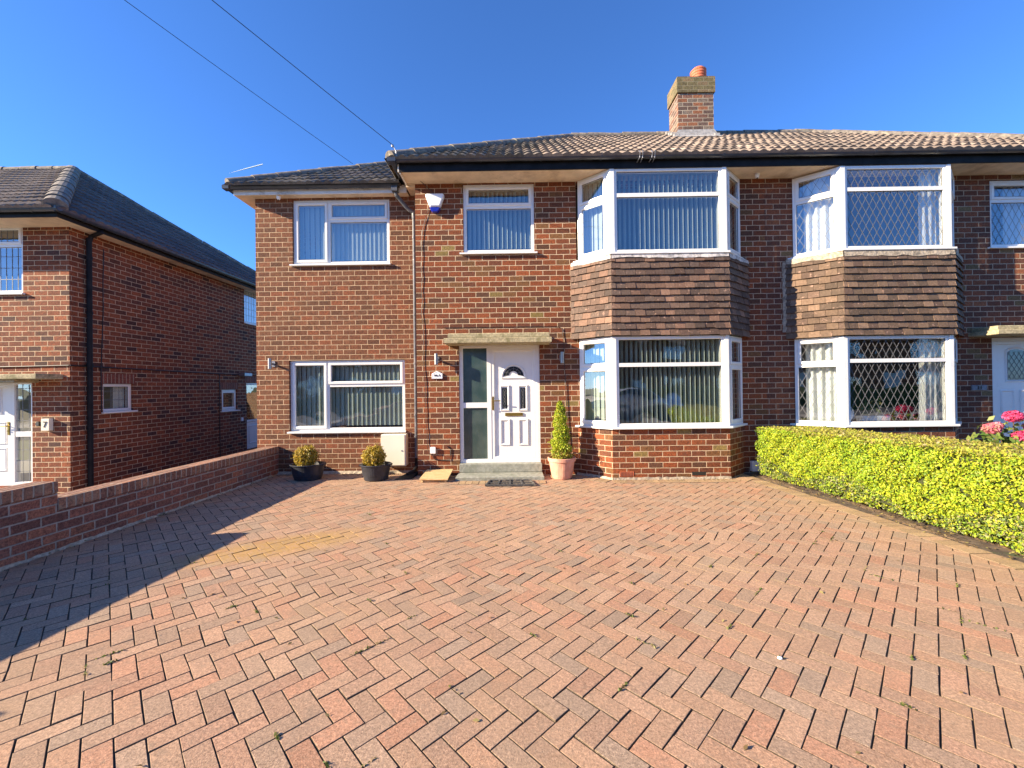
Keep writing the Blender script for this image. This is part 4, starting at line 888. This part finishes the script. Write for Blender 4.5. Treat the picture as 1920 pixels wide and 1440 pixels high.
# ------------------------------------------------------------ boundary wall
t = thing('boundary_wall', (-4.4, 5, 0), 'low stepped red brick garden wall with brick-on-edge coping along the drive', 'garden wall')
def bwall(ya, yb, h):
    for y0, y1 in ((ya, yb),):
        mb = MB(); n0, n1 = wall_n(y0), wall_n(y1); mb.prism([(n0-.215, y0), (n0, y0), (n1, y1), (n1-.215, y1)], -.5, h-.112); mb.build('wall', M['brick_wall'], t)
        mb = MB(); mb.prism([(n0-.222, y0-.001), (n0+.006, y0-.001), (n1+.006, y1), (n1-.222, y1)], h-.11, h, bev=.008); mb.build('coping', M['coping'], t)
bwall(3.885, 7.297, .487); bwall(1.36, 3.884, .655); bwall(-2.9, 1.359, .86)
mb = MB(); n = 160
rs0 = []; rs1 = []; rs2 = []
for i in range(n+1):
    y = -.2+7.3*i/n; x = wall_n(y); rs0.append((x+.015+.025*random.random(), y, -.004)); rs1.append((x+.008, y, .006+.022*random.random())); rs2.append((x-.01, y, .03))
mb.rings([rs2, rs1, rs0], closed=False, cap=False); mb.build('mortar_fillet', M['lime'], t)

t = thing('reflection_screen', (-4.45, 16, -.5), 'added unseen board screen behind the houses, hides bright grass from side window', 'fence')  # unseen fence added to keep bright grass out of the window reflection
mb = MB()
for k in range(56): mb.box(-4.46, -4.44, 12.55+k*.13, 12.55+k*.13+.125, -.46, 1.35+.01*(k % 2))
for k in range(40): mb.box(-9.9+k*.137, -9.9+k*.137+.13, 19.9, 19.92, -.46, 1.35+.01*(k % 2))
mb.build('boards', simple('screen_boards', (.16,.10,.06), .85, 12, .3, .002), t); mb = MB()
for k in range(4): mb.box(-4.54, -4.465, 12.6+k*2.3, 12.68+k*2.3, -.5, 1.4)
mb.build('posts', M['bark'], t)
# ------------------------------------------------------------ hedge
t = thing('privet_hedge', (4.3, 5, 0), 'clipped golden green privet hedge along the right edge of the drive', 'hedge')
def hz_top(y): return .80+(6.6-y)*.022
hx0 = lambda y: hedge_x(y)+.09
core = MB(); ys = np.linspace(1.2, 6.58, 22); rs = []
for y in ys: x = hx0(y); h = hz_top(y)-.075; rs.append([(x+.05, y, .12), (x+.03, y, h), (x+.90, y, h), (x+.9, y, .12)])
core.rings(rs); cmat = simple('shade_dark_core', (.035,.04,.012), 1, 40, .6, .02); core.build('dark_core', cmat, t)  # solid filler; its dark colour stands for shade between the leaves
mb = MB()
for y in np.arange(1.4, 6.5, .22):
    x = hx0(y)+.22+random.random()*.3; mb.tube([(x, y, -.03), (x+random.gauss(0,.03), y+.02, .18), (x+random.gauss(0,.05), y+.04, .35)], [.016,.013,.009], 6)
mb.build('stems', M['bark'], t)
def hedge_pts(n, face):
    y = rng.uniform(1.2, 6.68, n)
    w_ = np.array([hedge_x(v) for v in y])+.045
    lump = .06*np.sin(y*4.3)+.045*np.sin(y*9.3+1)
    if face == 'front':
        z = .03+(np.array([hz_top(v) for v in y])-.03)*rng.random(n)**.92; d = np.abs(rng.normal(size=n))*.045
        d += np.where(z < .22, (.22-z)*.55, 0); x = w_+d+lump*.5*np.sin(z*7+y*3)-.03*np.sin(z*21+y*9)*np.sin(y*13+z*5); x = x-np.where(rng.random(n) < .02, rng.random(n)*.05, 0)
        top = z/np.array([hz_top(v) for v in y]); x = x+np.where(top > .93, (top-.93)*.5, 0)
    elif face == 'top':
        x = w_+rng.uniform(0, .97, n); z = np.array([hz_top(v) for v in y])-np.abs(rng.normal(size=n))*.03+.012*np.sin(x*15+y*8)
    else:
        x = w_+rng.uniform(0, .97, n); z = rng.uniform(.05, .80, n); y = 6.70-np.abs(rng.normal(size=n))*.04
    return np.stack([x, y, z], 1)
GOLD = [(.47,.52,.03),(.39,.48,.03),(.31,.43,.03),(.54,.52,.04),(.22,.34,.03),(.44,.39,.06),(.13,.22,.03)]
n1 = 64000; P = hedge_pts(n1, 'front'); hole = np.sin(P[:, 1]*8.3+3*np.sin(P[:, 2]*9))*np.sin(P[:, 2]*14+2*np.sin(P[:, 1]*6)) > .84; hole &= P[:, 2] < .66; P[hole, 0] += .07; cl = pal(GOLD, n1, .16, [.2,.22,.2,.13,.13,.05,.07])
pz = np.sin(P[:, 1]*3.1+P[:, 2]*4)+np.sin(P[:, 1]*7.7-P[:, 2]*6+1)
cl *= np.where(pz[:, None] < -.6, np.array([[.88,.97,1]]), np.array([[1.,1.,1.]]))
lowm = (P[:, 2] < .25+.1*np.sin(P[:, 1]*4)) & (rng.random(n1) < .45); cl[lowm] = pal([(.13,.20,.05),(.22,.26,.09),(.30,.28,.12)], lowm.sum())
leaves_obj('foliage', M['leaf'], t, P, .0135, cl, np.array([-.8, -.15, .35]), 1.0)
n2 = 26000; P = hedge_pts(n2, 'top'); leaves_obj('foliage', M['leaf'], t, P, .0155, pal([(.40,.38,.05),(.34,.30,.07),(.45,.40,.06),(.30,.24,.09),(.28,.34,.04)], n2), np.array([-.2, -.2, .9]), 1.0)
n3 = 7000; P = hedge_pts(n3, 'end'); leaves_obj('foliage', M['leaf'], t, P, .0155, pal([(.14,.18,.03),(.24,.28,.04),(.30,.32,.05)], n3), np.array([0, .8, .3]), 1.0)

# hydrangea
t = thing('hydrangea', (6.75, 5.8, 0), 'hydrangea bush with pink and red flower heads behind the hedge', 'shrub')
mb = MB()
HEADS = [(x+.06, y, z, r*.78, k) for x, y, z, r, k in [(6.84,5.8,1.00,.125,0),(6.56,5.82,.83,.12,1),(6.86,5.72,.73,.12,0),(7.10,5.8,.86,.11,2),(7.3,5.85,.74,.12,2),(7.45,5.7,.95,.11,0),(6.72,5.9,.86,.08,2),(7.2,5.6,.66,.10,1)]]
for x, y, z, r, k in HEADS: mb.tube([(6.95+random.gauss(0,.05), 5.85, 0), ((x+6.95)/2, (y+5.85)/2, z*.55), (x, y, z)], [.012,.009,.006], 6)
mb.build('stems', M['bark'], t)
for x, y, z, r, k in HEADS:
    n = 420; d = rng.normal(size=(n, 3)); d /= np.linalg.norm(d, axis=1)[:, None]; P = np.array([x, y, z])+d*r*np.array([1, 1, .72])*(.85+.2*rng.random((n, 1)))
    c = [[(.64,.06,.17),(.74,.12,.28),(.55,.04,.12)], [(.62,.20,.22),(.66,.14,.20),(.55,.28,.22)], [(.75,.25,.34),(.80,.40,.44),(.7,.18,.28)]][k]
    leaves_obj('flower_head', M['leaf'], t, P, .022, pal(c, n), d*1.2)
n = 1400; P = np.array([6.95, 5.85, .45])+rng.normal(size=(n, 3))*np.array([.24, .14, .17]); leaves_obj('foliage', M['leaf'], t, P, .05, pal([(.08,.15,.03),(.16,.24,.05),(.22,.26,.06)], n), np.array([0, -.2, .8]))

# ------------------------------------------------------------ potted plants
def tub_shrub(x, y, label, sx, rot):
    t = thing('potted_shrub', (x, y, 0), label, 'potted shrub', 'golden ball shrubs in black tubs')
    mb = MB(); pr = [(.17,.0),(.185,.012),(.20,.08),(.205,.085),(.218,.17),(.232,.235),(.245,.24),(.25,.255),(.243,.262),(.228,.258),(.215,.20),(.001,.20)]
    mb.lathe(pr, x, y, 36, sx=sx, sy=.92)
    for s in (-1, 1): mb.box(x+s*.22*sx-.03, x+s*.22*sx+.03, y-.06, y+.06, .225, .263, bev=.01)
    mb.build('tub', M['blackpot'], t, smooth=False); MB().lathe([(.001,.202),(.21,.205)][::-1], x, y, 24, sx=sx, sy=.92, cap=False).build('soil', M['soil'], t)
    mb = MB(); mb.tube([(x-.02,y,.19),(x-.02,y,.33)], [.014,.01], 6)
    for k in range(14): a = k*.9; mb.tube([(x-.02,y,.26),(x-.02+.14*math.cos(a),y+.14*math.sin(a),.37+.06*math.sin(k*2.2))], [.006,.003], 5)
    mb.build('stem', M['bark'], t)
    n = 5200; d = rng.normal(size=(n, 3)); d /= np.linalg.norm(d, axis=1)[:, None]; rr = .155*(rng.random((n, 1))**.28)
    lump = 1+.10*np.sin(d[:, :1]*9+x*3)*np.sin(d[:, 1:2]*8+2)+.09*np.sin(d[:, 2:3]*13+d[:, :1]*7)
    lump = lump*np.where(rng.random((n, 1)) < .05, 1+.22*rng.random((n, 1)), 1); P = np.array([x-.03, y, .375])+d*rr*lump*np.array([1.18, 1.1, 1.12])
    leaves_obj('foliage', M['leaf'], t, P, .0145, pal([(.52,.34,.03),(.44,.32,.03),(.58,.42,.06),(.34,.27,.03),(.60,.46,.16),(.22,.2,.03)], n, .15), d*.8); return t
tub_shrub(-3.45, 6.84, 'golden ball shrub in a wide black tub nearest the garden wall', 1.16, 0)
tub_shrub(-2.29, 6.76, 'golden ball shrub in a black tub in front of the meter box', 1.02, .5)
t = thing('potted_conifer', (.74, 6.74, 0), 'tall narrow green conifer in a pink terracotta pot beside the door', 'potted conifer')
mb = MB(); n = 40; prof = [(.145,0),(.155,.01),(.165,.05),(.185,.16),(.205,.27),(.208,.28),(.224,.285),(.228,.335),(.22,.342),(.205,.335),(.195,.29),(.001,.29)]
rs = []
for r, z in prof:
    rs.append([((.74)+(r+(.004*math.sin(i*math.pi) if False else (.0035 if (i//2) % 2 and .03 < z < .27 else 0)))*math.cos(2*math.pi*i/n), 6.74+(r+(.0035 if (i//2) % 2 and .03 < z < .27 else 0))*math.sin(2*math.pi*i/n), z) for i in range(n)])
mb.rings(rs); mb.build('terracotta_pot', M['terracotta'], t); MB().lathe([(.2,.295),(.001,.30)], .74, 6.74, 24, cap=False).build('soil', M['soil'], t)
mb = MB(); mb.tube([(.735,6.74,.28),(.735,6.74,.8),(.725,6.74,1.18)], [.014,.010,.004], 6); mb.build('trunk', M['bark'], t)
n = 9500; z = rng.random(n)**1.25; th = rng.uniform(0, 6.283, n)
rad = np.interp(z, [0,.06,.2,.36,.46,.60,.70,.82,.9,1.0], [.13,.16,.155,.135,.13,.10,.105,.078,.062,.018])*(1+.13*np.sin(z*38+th)+.12*np.sin(th*3+z*17))
rr = rad*rng.random(n)**.3*np.where(rng.random(n) < .06, 1.3, 1); P = np.stack([.735-.012*z+rr*np.cos(th), 6.74+rr*np.sin(th), .30+z*.945], 1)
cl = pal([(.42,.50,.03),(.34,.46,.03),(.52,.56,.05),(.22,.32,.03),(.48,.42,.05)], n, .15); m_ = (z < .16) & (rng.random(n) < .5); cl[m_] = pal([(.42,.28,.05),(.3,.26,.05)], m_.sum())
leaves_obj('foliage', M['leaf'], t, P, .0155, cl, np.stack([np.cos(th)*.5, np.sin(th)*.5, np.full(n, .5)], 1))
# wooden ramp board and mat
t = thing('wooden_ramp', (-1.29, 6.7, 0), 'small pale wooden ramp board left of the doorstep', 'ramp')
mb = MB(); mb.add([(-1.52,6.49,.048),(-1.07,6.47,.048),(-1.06,6.95,.105),(-1.49,6.95,.105),(-1.52,6.49,.066),(-1.07,6.47,.066),(-1.06,6.95,.123),(-1.49,6.95,.123)], [(3,2,1,0),(4,5,6,7),(0,1,5,4),(1,2,6,5),(2,3,7,6),(3,0,4,7)]); mb.build('board', M['wood'], t)
mb = MB(); mb.box(-1.50,-1.47,6.51,6.94,.006,.05); mb.box(-1.13,-1.10,6.51,6.94,.006,.05); mb.box(-1.47,-1.13,6.53,6.55,.006,.046); mb.build('bearers', M['wood'], t)
t = thing('door_mat', (-.09, 6.37, .006), 'black rubber door mat with square panels below the concrete step', 'door mat')
mb = MB(); O = [(-.47,6.19),(.285,6.19),(.225,6.53),(-.42,6.53)]
def lx(u, v): 
    a = O[0][0]+(O[1][0]-O[0][0])*u; b = O[3][0]+(O[2][0]-O[3][0])*u; return (a+(b-a)*v, 6.19+.34*v)
def bar(u0, u1, v0, v1, z0, z1): mb.prism([lx(u0, v0), lx(u1, v0), lx(u1, v1), lx(u0, v1)], z0, z1)
bar(0, 1, 0, .09, .008, .034); bar(0, 1, .91, 1, .008, .034); bar(0, .035, .09, .91, .008, .034); bar(.965, 1, .09, .91, .008, .034)
for k in (.25, .5, .75): bar(k-.018, k+.018, .09, .91, .008, .032)
bar(.035, .965, .46, .53, .008, .028)
mb.build('rubber_frame', M['rubber'], t)
mb = MB()
for k in range(30): bar(.04+k*.031, .052+k*.031, .1, .9, .008, .020)
mb.build('bristles', simple('mat_bristles', (.16,.13,.10), 1, 40, .4), t)
# overhead cables
def overhead(p, q, label):
    mb = MB(); p, q = Vector(p), Vector(q); mb.tube([p.lerp(q, k/12)+Vector((0, 0, -.10*4*(k/12)*(1-k/12))) for k in range(13)], .0045, 6)
    return tag(mb.build('overhead_cable', M['cable']), label, 'cable', 'cables over the drive')
overhead((-10.7,-2.5,9.80), (-1.865,6.44,5.285), 'right black overhead cable running to the eaves corner bracket')
overhead((-10.7,-2.5,9.05), (-3.55,9.15,6.48), 'left black overhead cable passing behind the extension roof')
t = thing('utility_pole', (-10.7,-2.6,-.05), 'wooden utility pole behind the camera that carries both cables', 'utility pole'); mb = MB(); mb.tube([(-10.7,-2.6,-.1),(-10.7,-2.6,10.0)], [.15,.1], 12); mb.build('pole', M['bark'], t); mb = MB(); mb.box(-11.2,-10.2,-2.55,-2.45,9.7,9.8); mb.build('crossarm', M['bark'], t)
mb = MB(); mb.tube([(-290,420,222.5),(-272,420,226.8),(-255,420,231)], [.05,.45,.5], 6); tr_ = mb.build('contrail', M['cloud']); tag(tr_, kind='structure')

# ------------------------------------------------------------ the street behind the camera (seen in the window panes)
def plain_house(x, y, w_, d, label, white):
    t = thing('street_house', (x, y, 0), label, 'house', 'houses across the road'); F_ = Matrix.Rotation(math.pi, 4, 'Z'); F_.translation = Vector((x+w_/2, y, 0))
    holes = [(1,2.8,.9,2.2),(w_-2.8,w_-1,.9,2.2),(1,2.8,3.6,4.8),(w_-2.8,w_-1,3.6,4.8)]; mb = MB(F_); wall_panel(mb, 0, w_, 0, 5.1, holes); mb.M = Matrix(); mb.box(x-w_/2, x+w_/2, y-d, y-.3, 0, 5.09); mb.build('wall', M['brick_nb'], t)
    for a, b, c, e in holes: W = Win(); W.unit(F_, a, b, c, e, ('v', .5, 'F', 'F')); W.build('window', t)
    mb = MB(); X0, X1, Y0, Y1 = x-w_/2-.4, x+w_/2+.4, y-d-.4, y+.4; mb.add([(X0,Y0,5),(X1,Y0,5),(X1,Y1,5),(X0,Y1,5),(x-w_/2+2,y-d/2,7.6),(x+w_/2-2,y-d/2,7.6)], [(3,2,1,0),(0,1,5,4),(1,2,5),(2,3,4,5),(3,0,4)], (.13,.1,.08)); mb.build('roof', M['tile'], t)
    mb = MB(); mb.box(x-.5, x+.5, y, y+.06, 0, 2.1); mb.build('door', M['render'], t)
for k, (x, n_) in enumerate([(-30,'first from the left'),(-20,'second from the left'),(-10,'third from the left'),(0,'straight across from the drive'),(10,'third from the right'),(20,'second from the right'),(30,'first from the right')]): plain_house(x, -20, 9.4, 7, 'brick house with hipped roof across the road, '+n_, False)
t = thing('street_hedge', (0, -12, 0), 'dark green hedge along the far side of the road', 'hedge')
mb = MB(); mb.box(-34, 1, -12.6, -12, -.03, 1.1, bev=.08); mb.box(4, 34, -12.6, -12, -.03, 1.25, bev=.08); mb.build('foliage', simple('dark_hedge', (.05,.085,.02), 1, 9, .6, .03), t)
t = thing('parked_car', (5.4, -6.5, -.17), 'silver car parked across the road end of the drive', 'car')
prof = [(-2.1,.35,.55),(-2.05,.75,.75),(-1.2,.92,.80),(-.55,1.38,.62),(.65,1.42,.62),(1.45,1.0,.78),(2.05,.85,.72),(2.12,.4,.55)]
mb = MB(T3((5.4,-6.5,-.17))); rs = []
for x, z, hw in prof:
    rs.append([(x, -hw*.95, .28), (x, -hw-.08, min(.7, z)), (x, -hw, z*.97), (x, -hw*.6, z), (x, hw*.6, z), (x, hw, z*.97), (x, hw+.08, min(.7, z)), (x, hw*.95, .28)])
mb.rings(rs); body = mb.build('body', M['car'], t, smooth=True)
mb = MB(T3((5.4,-6.5,-.17)))
for s in (-1, 1): mb.add([(-1.0,s*.80,.97),(1.25,s*.80,.99),(.6,s*.66,1.33),(-.5,s*.66,1.31)], [(0,1,2,3)])
mb.build('side_glass', M['gloss_glass'], body)
for wx in (-1.35, 1.35):
    for s in (-1, 1):
        mb = MB(); mb.tube([(5.4+wx, -6.5+s*.72, .15), (5.4+wx, -6.5+s*.90, .15)], .32, 24); mb.build('wheel', M['tyre'], t)
